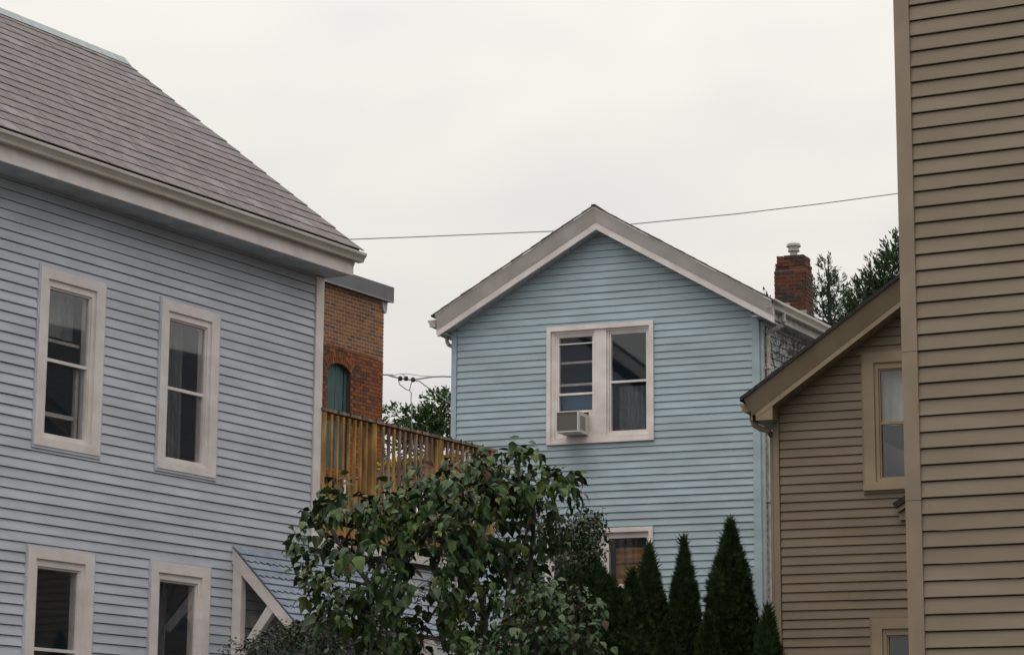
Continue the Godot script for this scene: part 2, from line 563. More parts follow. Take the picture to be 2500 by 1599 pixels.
# ------------------------------------------------------------------ the grey-blue house on the left, its low wing and its hood
func left_house():
	var h := house("grey_blue_house", "grey-blue clapboard house with slate roof, filling the left side", "house", 59.30578, 16.37229, 20.0)
	var wins := [[18.28, 19.275, 3.44, 5.245, 4.325], [20.205, 21.215, 3.437, 5.255, 4.323], [18.27, 19.262, 0.63, 2.432, 1.443], [20.18, 21.178, 0.63, 2.452, 1.443]]
	var holes := []
	var blocks := []
	for w in wins:
		holes.append([w[0] + 0.1, w[1] - 0.12, w[2] + 0.07, w[3] - 0.09])
		blocks.append([w[0] - 0.022, w[1] + 0.022, w[2] - 0.028, w[3] + 0.02])
	wall_with_holes("wall", h, M.sheath, 9.0, 23.15, -1.6, 6.06, -0.14, -0.021, holes)
	pbox("back_wall", h, M.sheath, 9.0, 23.15, -1.6, 6.06, -6.7, -6.58)
	pbox("end_wall", h, M.siding_l, 9.0, 9.12, -1.6, 6.06, -6.58, -0.14)
	pbox("end_wall", h, M.siding_l, 23.03, 23.15, -1.6, 6.06, -6.58, -0.14)
	pbox("floor", h, M.room, 9.12, 23.03, 2.9, 3.05, -6.58, -0.14)
	pbox("ceiling", h, M.room, 9.12, 23.03, 5.95, 6.05, -6.58, -0.14)
	siding(h, M.siding_l, 5.9215 + 0.1016, 32, 0.1016, func(_y): return [9.0, 23.035], blocks)
	siding(h, M.siding_l, 5.9215 - 31 * 0.1016, 26, 0.1016, func(_y): return [9.0, 26.2], blocks + [[24.72, 25.75, 0.2, 2.13], [23.03, 26.4, 2.79, 3.2]])
	for w in wins:
		var win := sash_window(h, w[0], w[1], w[2], w[3], 0.115, M.white, M.siding_l, w[4])
		if w[2] > 3.0 and w[0] < 19.0:
			pbox("inner_sash", win, M.white_dirty, 18.45, 19.0, 3.77, 3.812, -0.11, -0.075)
			pbox("inner_sash", win, M.white_dirty, 18.45, 19.05, 4.535, 4.565, -0.13, -0.1)
			pbox("inner_sash", win, M.white_dirty, 18.985, 19.03, 3.55, 4.3, -0.11, -0.075)
	# corner board, frieze and eave
	pbox("corner_board", h, M.white, 23.045, 23.195, 2.98, 6.035, -0.02, 0.032)
	pbox("corner_return", h, M.white, 23.16, 23.195, 2.98, 6.035, -0.14, -0.02)
	psweep("soffit", h, M.soffit, [Vector2(-0.02, 6.045), Vector2(0.385, 6.045), Vector2(0.385, 6.06), Vector2(-0.02, 6.06)], 8.6, 23.19)
	pbox("fascia", h, M.white, 8.6, 23.225, 6.032, 6.28, 0.385, 0.42)
	pbox("fascia_return", h, M.white, 23.195, 23.223, 6.034, 6.28, -0.1, 0.385)
	psweep("gutter", h, M.gutter, gutter_profile(0.423, 6.3, 0.125, 0.105), 8.6, 23.315)
	# roof
	var eave := Vector2(0.52, 6.325)
	var top := Vector2(-3.19, 9.19)
	psweep("roof_deck", h, M.shingle_dark, [eave, top, Vector2(-6.9, 6.325), Vector2(-6.9, 6.25), Vector2(-3.19, 9.09), Vector2(0.52, 6.25)], 8.5, 23.19)
	pslab_rake(h, eave, top)
	var t := (top - eave).normalized()
	var nn := Vector2(-t.y, t.x)
	if nn.y < 0:
		nn = -nn
	var slope := (top - eave).length()
	var exposure := slope / 18.0
	var meshes := []
	for wdt in [0.27, 0.3, 0.33]:
		var b := MB.new()
		# lies along x, y up the slope, z off the roof
		var L := exposure + 0.06
		b.hexa([Vector3(-wdt / 2, 0, 0.004), Vector3(wdt / 2, 0, 0.004), Vector3(wdt / 2, L, 0.0), Vector3(-wdt / 2, L, 0.0), Vector3(-wdt / 2, 0.0, 0.015), Vector3(wdt / 2, 0.0, 0.015), Vector3(wdt / 2, L, 0.004), Vector3(-wdt / 2, L, 0.004)])
		meshes.append(shared(b))
	var list := []
	for j in 18:
		var s := 8.55 - rng.randf() * 0.3
		while s < 23.22:
			var vi := rng.randi() % 3
			var wdt: float = [0.27, 0.3, 0.33][vi]
			var p: Vector2 = eave + t * (j * exposure - 0.03 + rng.randf_range(-0.006, 0.006)) + nn * (0.004 + rng.randf() * 0.003)
			var mid := s + wdt / 2
			if mid + wdt / 2 > 23.25:
				mid = 23.235 - wdt / 2 + rng.randf() * 0.015
			var bas := Basis(Vector3.RIGHT, Vector3(0, t.y, t.x), Vector3(0, nn.y, nn.x))
			bas = bas * Basis(Vector3(0, 0, 1), rng.randf_range(-0.006, 0.006))
			var mi := rng.randi() % 5
			if rng.randf() < 0.05:
				mi = 5
			list.append([Transform3D(bas, XF * Vector3(mid, p.y, p.x)), vi, mi])
			s += wdt + 0.013
	scatter("slate", "slates", h, meshes, M.slate, list, 300, tinted(0.75, (M.slate[0] as StandardMaterial3D).albedo_texture, Vector3(0.9, 0.9, 0.9)))
	psweep("ridge_cap", h, M.ridge, [top + t * -0.17 + nn * 0.025, top + nn * 0.035 + Vector2(0, 0.02), top + Vector2(-0.17 * t.x * -1, 0) + Vector2(-0.26, -0.1), top + Vector2(-0.25, -0.14), top + Vector2(0, 0.005)], 8.5, 23.24)
	# the low wing under the deck
	pbox("wing_wall", h, M.sheath, 23.15, 26.33, -1.6, 2.86, -0.14, -0.021)
	pbox("wing_wall", h, M.siding_l, 26.21, 26.33, -1.6, 2.86, -3.6, -0.14)
	pbox("wing_roof", h, M.shingle_dark, 23.15, 26.45, 2.9, 2.99, -3.6, 0.04)
	pbox("wing_fascia", h, M.white, 23.0, 26.5, 2.85, 2.982, 0.03, 0.075)
	pbox("corner_board", h, M.white, 26.2, 26.37, 0.5, 2.85, -0.02, 0.032)
	pbox("door_casing", h, M.white, 25.47, 25.74, 0.2, 2.13, -0.02, 0.05)
	var w2 := bars("window", h, M.white, 24.74, 25.47, 0.9, 2.27, 0.08, 0.06, 0.08, 0.05, -0.02, 0.04)
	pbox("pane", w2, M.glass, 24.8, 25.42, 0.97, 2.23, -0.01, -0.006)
	# hood over the lower windows
	var a := Vector2(0.0, 2.75)
	var e := Vector2(0.86, 1.895)
	var ht := (a - e).normalized()
	var hn := Vector2(ht.y, -ht.x)
	if hn.y < 0:
		hn = -hn
	var hood := psweep("door_hood", h, M.white_dirty, [a - Vector2(0, 0.03), e - hn * 0.02, e - hn * 0.06, a - Vector2(0, 0.09)], 21.62, 24.68)
	for s in [21.6, 24.62]:
		var q: float = s
		psweep("rake_board", hood, M.white, [a - Vector2(0, 0.02), e - hn * 0.012, e - hn * 0.125, a - Vector2(0, 0.2)], q - 0.02, q + 0.03)
		pbox("bracket_post", hood, M.white, q - 0.012, q + 0.075, 0.9, 2.56, 0.02, 0.14)
		psweep("brace", hood, M.white, [Vector2(0.1, 1.42), Vector2(0.1, 1.55), Vector2(0.53, 2.12), Vector2(0.6, 2.03)], q - 0.005, q + 0.07)
	pbox("ledger", hood, M.white_dirty, 21.7, 24.6, 1.86, 2.0, 0.02, 0.07)
	var hm := []
	var hw := 0.235
	var hexp := 0.118
	for wavy: float in [0.0, 1.0]:
		var b := MB.new()
		var cnt := 12
		for i in cnt:
			var xa := -hw / 2 + hw * i / cnt
			var xb := -hw / 2 + hw * (i + 1) / cnt
			var ya := 0.014 * sin(TAU * 2.0 * i / cnt) * wavy
			var yb := 0.014 * sin(TAU * 2.0 * (i + 1) / cnt) * wavy
			b.quad(Vector3(xa, ya, 0.023), Vector3(xb, yb, 0.023), Vector3(xb, hexp + 0.03, 0.003), Vector3(xa, hexp + 0.03, 0.003))
			b.quad(Vector3(xa, ya, 0.0), Vector3(xb, yb, 0.0), Vector3(xb, yb, 0.023), Vector3(xa, ya, 0.023))
		b.quad(Vector3(-hw / 2, 0, 0), Vector3(-hw / 2, 0, 0.023), Vector3(-hw / 2, hexp + 0.03, 0.003), Vector3(-hw / 2, hexp + 0.03, 0))
		hm.append(b.mesh())
	var hb := Basis(Vector3.RIGHT, Vector3(0, ht.y, ht.x), Vector3(0, hn.y, hn.x))
	for j in 10:
		var n := int(ceil(3.1 / hw))
		for i in n:
			var s: float = 21.57 + hw * (i + 0.5 - (0.5 if j % 2 else 0.0)) 
			s = clampf(s, 21.57 + hw / 2, 24.70 - hw / 2)
			var p: Vector2 = e + ht * (j * hexp - 0.02) + hn * (0.002 + 0.0015 * (i % 2))
			inst("shingle", hm[1 - (j % 2)], M.hood_shingle[rng.randi() % 3], hood, Transform3D(hb, XF * Vector3(s, p.y, p.x)))
	drape("curtain", "grey curtain with long folds in the upper window nearest the white corner board", h, M.curtain, 20.36, 21.0, 3.5, 5.12, -0.3, 8, 0.35)
	drape("curtain", "flat grey blind behind the top pane of the leftmost upper window", h, M.curtain, 18.42, 19.08, 4.62, 5.12, -0.22, 2)
	drape("curtain", "dim curtain behind the lower window left of the bracketed hood", h, M.curtain, 20.34, 20.97, 0.75, 2.3, -0.4, 6)

func pslab_rake(h: Node, eave: Vector2, top: Vector2):
	psweep("rake_board", h, M.white, [eave + Vector2(-0.02, -0.03), top + Vector2(0, -0.05), top + Vector2(0, -0.25), eave + Vector2(-0.1, -0.2)], 23.195, 23.22)
	pslab_gable(h)

func pslab_gable(h: Node):
	psweep("gable_wall", h, M.siding_l, [Vector2(0.0, 6.06), Vector2(-3.19, 9.0), Vector2(-6.7, 6.06)], 23.03, 23.15)
	psweep("gable_wall", h, M.siding_l, [Vector2(0.0, 6.06), Vector2(-3.19, 9.0), Vector2(-6.7, 6.06)], 9.0, 9.12)

# ------------------------------------------------------------------ the wooden deck on the wing
func deck():
	var d := house("wooden_deck", "orange-brown wooden deck with baluster railing beside the grey-blue house", "deck", 59.30578, 16.37229, 25.0)
	var s1 := 27.1
	var n := 0
	for i in 26:
		pbox("deck_board", d, M.wood_grey, 23.25, s1 - 0.02, 3.255, 3.285, -3.5 + i * 0.135, -3.5 + i * 0.135 + 0.13)
	pbox("rim_joist", d, M.wood[0], 23.22, s1, 3.03, 3.15, -0.02, 0.03)
	pbox("joist", d, M.wood_grey, 23.22, s1, 3.15, 3.255, -0.3, -0.25)
	pbox("rim_joist", d, M.wood[1], s1 - 0.04, s1, 3.03, 3.255, -3.5, -0.02)
	for i in 9:
		pbox("joist", d, M.wood_grey, 23.4 + i * 0.42, 23.44 + i * 0.42, 3.05, 3.255, -3.4, -0.3)
	pbox("bottom_rail", d, M.wood[0], 23.2, s1, 3.315, 3.375, -0.03, 0.02)
	pbox("top_rail", d, M.wood[1], 23.2, s1, 4.38, 4.455, -0.035, 0.005)
	pbox("cap_rail", d, M.wood_grey, 23.18, s1 + 0.05, 4.46, 4.495, -0.09, 0.055)
	for s in [23.24, 24.3, 25.8, 27.05]:
		pbox("post", d, M.wood[n % 3], s - 0.05, s + 0.05, 3.0, 4.458, -0.135, -0.036)
		pbox("post_facing", d, M.wood[(n + 2) % 3], s - 0.047, s + 0.047, 3.285, 4.455, -0.034, 0.04)
		n += 1
	var s := 23.385
	while s < 27.0:
		var near_post := false
		for q in [23.24, 24.3, 25.8, 27.05]:
			if absf(s - q) < 0.08:
				near_post = true
		if not near_post:
			var m: Material = M.wood[rng.randi() % 3]
			if s > 24.4 and rng.randf() < 0.6:
				m = M.wood_grey
			var j := rng.randf_range(-0.003, 0.003)
			pbox("baluster", d, m, s - 0.016 + j, s + 0.016 + j, 3.2, 4.44, 0.021, 0.051)
		s += 0.1215
	var q0 := 23.5
	while q0 < 27.0:
		pbox("clip", d, M.dark, q0, q0 + 0.012, 4.47, 4.512, 0.05, 0.064)
		q0 += rng.randf_range(0.2, 0.3)
	# end railing
	pbox("cap_rail", d, M.wood_grey, s1 - 0.09, s1 + 0.05, 4.225, 4.255, -3.5, -0.14)
	pbox("top_rail", d, M.wood[1], s1 - 0.04, s1, 4.15, 4.22, -3.5, -0.14)
	pbox("bottom_rail", d, M.wood[0], s1 - 0.04, s1, 3.33, 3.4, -3.5, -0.04)
	for o in [-2.4, -3.45]:
		pbox("post", d, M.wood[1], s1 - 0.05, s1 + 0.05, 3.0, 4.222, o - 0.05, o + 0.05)
	var o2 := -0.2
	while o2 > -3.4:
		if absf(o2 + 2.4) > 0.07:
			pbox("baluster", d, M.wood[rng.randi() % 3], s1 - 0.08, s1 - 0.042, 3.2, 4.21, o2 - 0.019, o2 + 0.019)
		o2 -= 0.125
	# flower boxes hung on the end railing
	for k in 2:
		var c0 := -0.85 if k == 0 else -1.65
		var spot := XF * Vector3(s1 - 0.02, 4.256, c0)
		var fb := thing("flower_box", ["planter of yellow flowers on the deck railing, nearer the pale blue house", "planter of yellow flowers on the deck railing, nearer the brick building"][k], "planter", d.transform * spot, d.rotation.y, "flower boxes on the deck railing")
		var keep := XF
		XF = Transform3D.IDENTITY
		pbox("box", fb, M.wood_grey, -0.06, 0.06, 0.0, 0.09, -0.36, 0.36)
		var lf := mb()
		var fl := mb()
		for i in 700:
			var p := Vector3(rng.randf_range(-0.1, 0.1), 0.06 + rng.randf() * 0.14, rng.randf_range(-0.39, 0.39))
			leaf_into(lf if rng.randf() < 0.4 else fl, p, Basis.from_euler(Vector3(rng.randf() * 6, rng.randf() * 6, rng.randf() * 6)), 0.05, 0.04)
		stuff(put("leaves", lf, M.leaf_small, fb))
		stuff(put("flowers", fl, M.flower, fb))
		XF = keep
	var wc := thing("white_container", "small white container hung on the far deck railing, seen between balusters", "container", d.transform * (XF * Vector3(26.97, 4.02, -2.2)), d.rotation.y)
	var bb := MB.new()
	bb.lathe([Vector2(0.0, 0.0), Vector2(0.036, 0.0), Vector2(0.045, 0.15), Vector2(0.045, 0.19), Vector2(0.0, 0.19)], Vector3(0, 0, 0), 10)
	put("body", bb, M.white, wc)

func leaf_into(b: MB, p: Vector3, bas: Basis, l: float, w: float):
	var keep := b.xf
	b.xf = keep * Transform3D(bas, p)
	b.tri(Vector3(0, 0, 0), Vector3(w * 0.5, l * 0.45, 0.1 * w), Vector3(0, l, -0.1 * l))
	b.tri(Vector3(0, 0, 0), Vector3(0, l, -0.1 * l), Vector3(-w * 0.5, l * 0.45, 0.1 * w))
	b.xf = keep

# ------------------------------------------------------------------ the pale blue gable house
func middle_house():
	var h := house("pale_blue_house", "pale blue gabled clapboard house with paired windows, behind the arborvitae", "house", -22.36002, 32.1657, -11.85)
	var base := XF
	var c := -11.85
	var kl := 0.569
	var kr := 0.592
	var top := 8.34
	var blocks := [[-12.678, -11.07, 4.97, 6.664], [-12.688, -11.092, 2.912, 3.758]]
	wall_with_holes("wall", h, M.sheath, -14.16, -9.54, -1.6, 6.66, -0.14, -0.021, [[-12.56, -11.97, 5.1, 6.54], [-11.74, -11.13, 5.1, 6.54], [-12.56, -11.97, 2.96, 3.66], [-11.78, -11.16, 2.96, 3.66]])
	pslab("gable_wall", h, M.sheath, [Vector2(-14.16, 6.66), Vector2(-9.54, 6.66), Vector2(c, 8.02)], -0.14, -0.021)
	siding(h, M.siding_m, 6.7205 + 12 * 0.1016, 68, 0.1016, func(y): return [maxf(-14.085, c - (8.04 - y) / kl), minf(-9.635, c + (8.04 - y) / kr)], blocks, 0.015, 0.005, 0.06)
	pbox("corner_board", h, M.siding_m, -14.17, -14.09, -1.0, 6.71, -0.02, 0.026)
	pbox("corner_board", h, M.siding_m, -9.632, -9.528, -1.0, 6.66, -0.02, 0.026)
	# rakes: lower band, sloping crown, drip edge, shingles
	for side in [-1, 1]:
		var k: float = kl if side < 0 else kr
		var e: float = -14.30 if side < 0 else -9.25
		var T := func(s: float) -> float: return top - k * absf(s - c)
		var te: float = T.call(e)
		pslab("rake_trim", h, M.white, [Vector2(c, top - 0.345), Vector2(c, top - 0.24), Vector2(e, te - 0.235), Vector2(e, te - 0.335)], 0.2, 0.246)
		var b := mb()
		var q := [Vector3(c, top - 0.25, 0.2), Vector3(e, te - 0.245, 0.2), Vector3(e, te - 0.03, 0.2), Vector3(c, top - 0.03, 0.2), Vector3(c, top - 0.243, 0.252), Vector3(e, te - 0.238, 0.252), Vector3(e, te - 0.05, 0.335), Vector3(c, top - 0.05, 0.335)]
		if side < 0:
			q = [q[1], q[0], q[3], q[2], q[5], q[4], q[7], q[6]]
		b.hexa(q)
		put("rake_crown", b, M.trim_grey, h)
		pslab("drip_edge", h, M.white, [Vector2(c, top - 0.05), Vector2(c, top - 0.03), Vector2(e, te - 0.03), Vector2(e, te - 0.05)], 0.2, 0.345)
		pslab("roof_deck", h, M.shingle_dark, [Vector2(c, top - 0.06), Vector2(c, top - 0.03), Vector2(e, te - 0.03), Vector2(e, te - 0.06)], -6.2, 0.2)
		var n := 16
		for i in n:
			var sa := lerpf(c, e + side * 0.04, float(i) / n)
			var sb: float = lerpf(c, e + side * 0.04, float(i + 1) / n) + side * 0.02
			var z1 := 0.355 + rng.randf_range(-0.008, 0.008)
			pslab("shingle_course", h, M.shingle_grey, [Vector2(sa, T.call(sa) - 0.03), Vector2(sb, T.call(sb) - 0.03), Vector2(sb, T.call(sb) - 0.008 + rng.randf() * 0.006), Vector2(sa, T.call(sa) - 0.012)], -6.2, z1)
		# vented soffit in short panels
		var np := 22
		for i in np:
			var sa := lerpf(c, e, (i + 0.03) / np)
			var sb := lerpf(c, e, (i + 0.97) / np)
			pslab("soffit_panel", h, M.siding_side, [Vector2(sa, T.call(sa) - 0.325), Vector2(sb, T.call(sb) - 0.325), Vector2(sb, T.call(sb) - 0.31), Vector2(sa, T.call(sa) - 0.31)], -0.02, 0.2)
	psweep("ridge_cap", h, M.shingle_dark, [Vector2(-6.2, 8.31), Vector2(0.358, 8.31), Vector2(0.358, 8.337), Vector2(-6.2, 8.337)], c - 0.03, c + 0.03)
	pbox("eave_soffit", h, M.siding_side, -14.3, -14.165, 6.64, 6.655, -6.0, 0.2)
	pbox("eave_fascia", h, M.white, -14.32, -14.3, 6.64, 6.85, -6.0, 0.24)
	# left gutter and its elbow
	XF = base * Transform3D(Basis(Vector3.UP, -PI / 2), Vector3(-14.165, 0, 0))
	psweep("gutter", h, M.white_dirty, gutter_profile(0.155, 6.85, 0.125, 0.105), -6.0, 0.27)
	pbox("gutter_cap", h, M.white_dirty, 0.27, 0.275, 6.745, 6.85, 0.155, 0.25)
	XF = base
	var b2 := mb()
	b2.tube([Vector3(-14.285, 6.74, -0.06), Vector3(-14.285, 6.64, -0.06), Vector3(-14.28, 6.58, -0.06), Vector3(-14.255, 6.535, -0.06), Vector3(-14.22, 6.515, -0.08), Vector3(-14.2, 6.5, -0.2), Vector3(-14.2, 6.4, -0.24), Vector3(-14.2, -1.5, -0.24)], 0.03, 0.03, 8)
	put("downspout", b2, M.white_dirty, h)
	# right-hand side wall, a little out of square
	var side := base * Transform3D(Basis(Vector3.UP, deg_to_rad(84.86)), Vector3(-9.53, 0, 0))
	XF = side
	pbox("side_wall", h, M.sheath, 0.02, 6.0, -1.6, 6.66, -0.14, -0.021)
	siding(h, M.siding_side, 6.7205 - 2 * 0.1016, 56, 0.1016, func(_y): return [0.13, 6.0], [], 0.016, 0.008)
	pbox("corner_board", h, M.siding_side, 0.03, 0.13, -1.0, 6.56, -0.02, 0.024)
	pbox("eave_soffit", h, M.soffit, -0.22, 6.0, 6.575, 6.59, -0.02, 0.19)
	pbox("eave_fascia", h, M.white_dirty, -0.22, 6.0, 6.565, 6.78, 0.19, 0.212)
	psweep("gutter", h, M.gutter, gutter_profile(0.215, 6.79, 0.135, 0.115), -0.28, 6.0)
	var b3 := mb()
	b3.tube([Vector3(0.22, 6.68, 0.275), Vector3(0.22, 6.56, 0.275), Vector3(0.215, 6.5, 0.255), Vector3(0.19, 6.455, 0.15), Vector3(0.185, 6.43, 0.08), Vector3(0.18, 6.36, 0.055), Vector3(0.18, 5.0, 0.055), Vector3(0.18, 3.0, 0.055), Vector3(0.18, -1.5, 0.055)], 0.036, 0.036, 8)
	put("downspout", b3, M.white_dirty, h)
	for yy in [5.9, 4.05, 2.2]:
		pbox("downspout_strap", h, M.white_dirty, 0.13, 0.23, yy, yy + 0.03, 0.0, 0.095)
	XF = base
	# shell
	pbox("back_wall", h, M.sheath, -14.16, -9.0, -1.6, 6.66, -6.1, -6.0)
	pbox("end_wall", h, M.siding_m, -14.16, -14.04, -1.6, 6.66, -6.0, -0.14)
	pbox("floor", h, M.room, -14.04, -9.6, 4.2, 4.35, -6.0, -0.14)
	pbox("ceiling", h, M.room, -14.04, -9.6, 6.6, 6.66, -6.0, -0.14)
	# upper paired window
	var w := bars("window", h, M.white, -12.68, -11.068, 4.967, 6.666, 0.062, 0.062, 0.035, 0.066, -0.02, 0.04)
	bars("frame", w, M.white, -12.618, -11.13, 5.002, 6.6, 0.05, 0.02, 0.06, 0.035, -0.1, 0.006)
	pbox("mullion", w, M.white, -11.958, -11.778, 5.0, 6.6, -0.1, 0.016)
	pbox("sill", w, M.white, -12.63, -11.12, 5.0, 5.06, 0.0, 0.028)
	for q in [[-12.568, -11.958], [-11.778, -11.15]]:
		var x0: float = q[0]
		var x1: float = q[1]
		bars("sash", w, M.white, x0, x1, 5.06, 6.565, 0.035, 0.028, 0.05, 0.03, -0.09, -0.012)
		bars("sash", w, M.white, x0 + 0.035, x1 - 0.028, 5.11, 6.535, 0.024, 0.018, 0.02, 0.022, -0.09, -0.024)
	pbox("meeting_rail", w, M.white, -11.72, -11.19, 5.812, 5.842, -0.08, -0.02)
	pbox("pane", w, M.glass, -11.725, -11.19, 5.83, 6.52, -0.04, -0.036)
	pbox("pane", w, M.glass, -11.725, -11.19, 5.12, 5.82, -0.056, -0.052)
	var wx0 := -12.51
	var wx1 := -12.0
	for r in [[6.41, 6.425, -0.03], [6.14, 6.17, -0.09], [5.815, 5.85, -0.07], [5.675, 5.705, -0.02], [5.42, 5.45, -0.03]]:
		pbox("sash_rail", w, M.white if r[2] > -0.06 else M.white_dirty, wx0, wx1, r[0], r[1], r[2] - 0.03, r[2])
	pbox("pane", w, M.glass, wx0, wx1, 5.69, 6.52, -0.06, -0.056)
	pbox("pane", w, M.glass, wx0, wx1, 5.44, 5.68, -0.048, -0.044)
	pbox("blind", w, M.plastic_blue, wx0, wx1, 5.44, 5.68, -0.16, -0.15)
	pbox("side_panel", w, M.ac_white, -12.06, -11.99, 5.1, 5.43, -0.05, -0.03)
	pbox("side_panel", w, M.ac_white, wx0, -12.44, 5.1, 5.43, -0.05, -0.03)
	# lower paired window
	w = bars("window", h, M.white, -12.69, -11.09, 2.91, 3.76, 0.06, 0.06, 0.03, 0.065, -0.02, 0.04)
	pbox("mullion", w, M.white, -11.97, -11.81, 2.94, 3.7, -0.1, 0.016)
	for q in [[-12.63, -11.97], [-11.81, -11.15]]:
		bars("sash", w, M.white, q[0], q[1], 2.94, 3.695, 0.055, 0.045, 0.04, 0.08, -0.09, -0.01)
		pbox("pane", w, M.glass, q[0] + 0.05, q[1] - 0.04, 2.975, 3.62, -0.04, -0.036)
		var sx: float = q[0]
		var spot := h.transform * (XF * Vector3(sx + 0.33, 2.96, -0.11))
		var sh := thing("window_shade", "brown slatted shade in the low paired window, " + ("half hidden behind the leafy shrub" if sx < -12 else "above the arborvitae tip"), "shade", spot, h.rotation.y, "brown shades")
		var keep := XF
		XF = Transform3D.IDENTITY
		for i in 24:
			pbox("slat", sh, M.shade_brown, -0.2, 0.27, i * 0.022, i * 0.022 + 0.019, -0.004, 0.004)
		pbox("cross_bar", sh, M.dark, -0.2, 0.27, 0.3, 0.315, 0.006, 0.016)
		XF = keep
	drape("curtain", "dark screen curtain behind the right-hand upper pane of the pale blue house", h, M.curtain, -11.73, -11.3, 5.1, 5.82, -0.4, 5)
	chimney(h)
	# air conditioner
	var ac := thing("air_conditioner", "white window air conditioner jutting from the left upper window of the pale blue house", "air conditioner", h.transform * (XF * Vector3(-12.22, 5.085, 0.2)), h.rotation.y)
	XF = Transform3D.IDENTITY
	pbox("case", ac, M.ac_white, -0.17, 0.165, 0.0, 0.29, -0.22, 0.19)
	pbox("grille", ac, M.ac_grille, -0.155, 0.15, 0.012, 0.278, 0.19, 0.194)
	for i in 20:
		pbox("fin", ac, M.ac_fin, -0.155 + i * 0.0155, -0.152 + i * 0.0155, 0.012, 0.278, 0.194, 0.2)
	bars("case_rim", ac, M.ac_white, -0.172, 0.167, -0.002, 0.292, 0.016, 0.016, 0.014, 0.014, 0.18, 0.206)
	for i in 9:
		pbox("side_louvre", ac, M.ac_grille, 0.1645, 0.1665, 0.04, 0.24, -0.08 + i * 0.024, -0.068 + i * 0.024)
	XF = base

func chimney(h: Node3D):
	var s0 := -9.88
	var s1 := -9.41
	var z0 := -2.42
	var z1 := -2.0
	var ch := pbox("chimney", h, M.mortar_grey, s0 + 0.038, s1 - 0.038, 6.4, 7.9, z0 + 0.038, z1 - 0.038)
	var e := 0.0585
	var n := 20
	pbox("mortar", ch, M.mortar_grey, s0 + 0.006, s1 - 0.006, 6.4, 6.76 + 16 * e, z0 + 0.006, z1 - 0.006)
	for j in n:
		var y0 := 6.76 + j * e
		var ins := 0.0
		if j >= n - 2:
			ins = 0.03
		elif j >= n - 4:
			ins = 0.012
		var a0 := s0 + ins
		var a1 := s1 - ins
		var b0 := z0 + ins
		var b1 := z1 - ins
		var odd := j % 2
		for face in 4:
			var lo: float = a0 if face < 2 else b0
			var hi: float = a1 if face < 2 else b1
			var cuts := [lo, hi]
			var x := lo + (0.2 if (odd + (1 if face >= 2 else 0)) % 2 == 0 else 0.1)
			while x < hi - 0.05:
				cuts.append(x)
				x += 0.21
			cuts.sort()
			for i in cuts.size() - 1:
				var p: float = cuts[i] + 0.007
				var q: float = cuts[i + 1] - 0.007
				var out := rng.randf_range(0.0, 0.008)
				var y := y0 + rng.randf_range(-0.003, 0.003)
				var m: Material = M.chimney_brick[rng.randi() % 6]
				match face:
					0: pbox("brick", ch, m, p, q, y, y + e - 0.012, b1 - 0.03, b1 + out)
					1: pbox("brick", ch, m, p, q, y, y + e - 0.012, b0 - out, b0 + 0.03)
					2: pbox("brick", ch, m, a1 - 0.03, a1 + out + 0.001, y, y + e - 0.012, p, q)
					3: pbox("brick", ch, m, a0 - out - 0.001, a0 + 0.03, y, y + e - 0.012, p, q)
	pbox("flashing", ch, M.flash, s1 - 0.16, s1 + 0.012, 6.93, 7.075, z1 + 0.004, z1 + 0.012)
	pbox("flashing", ch, M.flash, s1 + 0.006, s1 + 0.014, 6.86, 7.02, z0, z1)
	pbox("mortar_patch", ch, M.mortar, s0 + 0.09, s0 + 0.23, 7.155, 7.2, z1 - 0.004, z1 + 0.007)
	var b := mb()
	var y := 6.76 + n * e
	b.lathe([Vector2(0.0, -0.02), Vector2(0.055, -0.02), Vector2(0.055, 0.085), Vector2(0.078, 0.095), Vector2(0.08, 0.15), Vector2(0.096, 0.165), Vector2(0.1, 0.185), Vector2(0.085, 0.205), Vector2(0.0, 0.205)], Vector3(-9.635, y, -2.2), 20)
	put("flue_pipe", b, M.pot, ch)
	b = mb()
	b.lathe([Vector2(0.05, 0.08), Vector2(0.088, 0.08), Vector2(0.088, 0.098), Vector2(0.05, 0.098)], Vector3(-9.635, y, -2.2), 20)
	b.lathe([Vector2(0.05, 0.15), Vector2(0.106, 0.15), Vector2(0.106, 0.168), Vector2(0.05, 0.168)], Vector3(-9.635, y, -2.2), 20)
	put("flue_band", b, M.steel, ch)

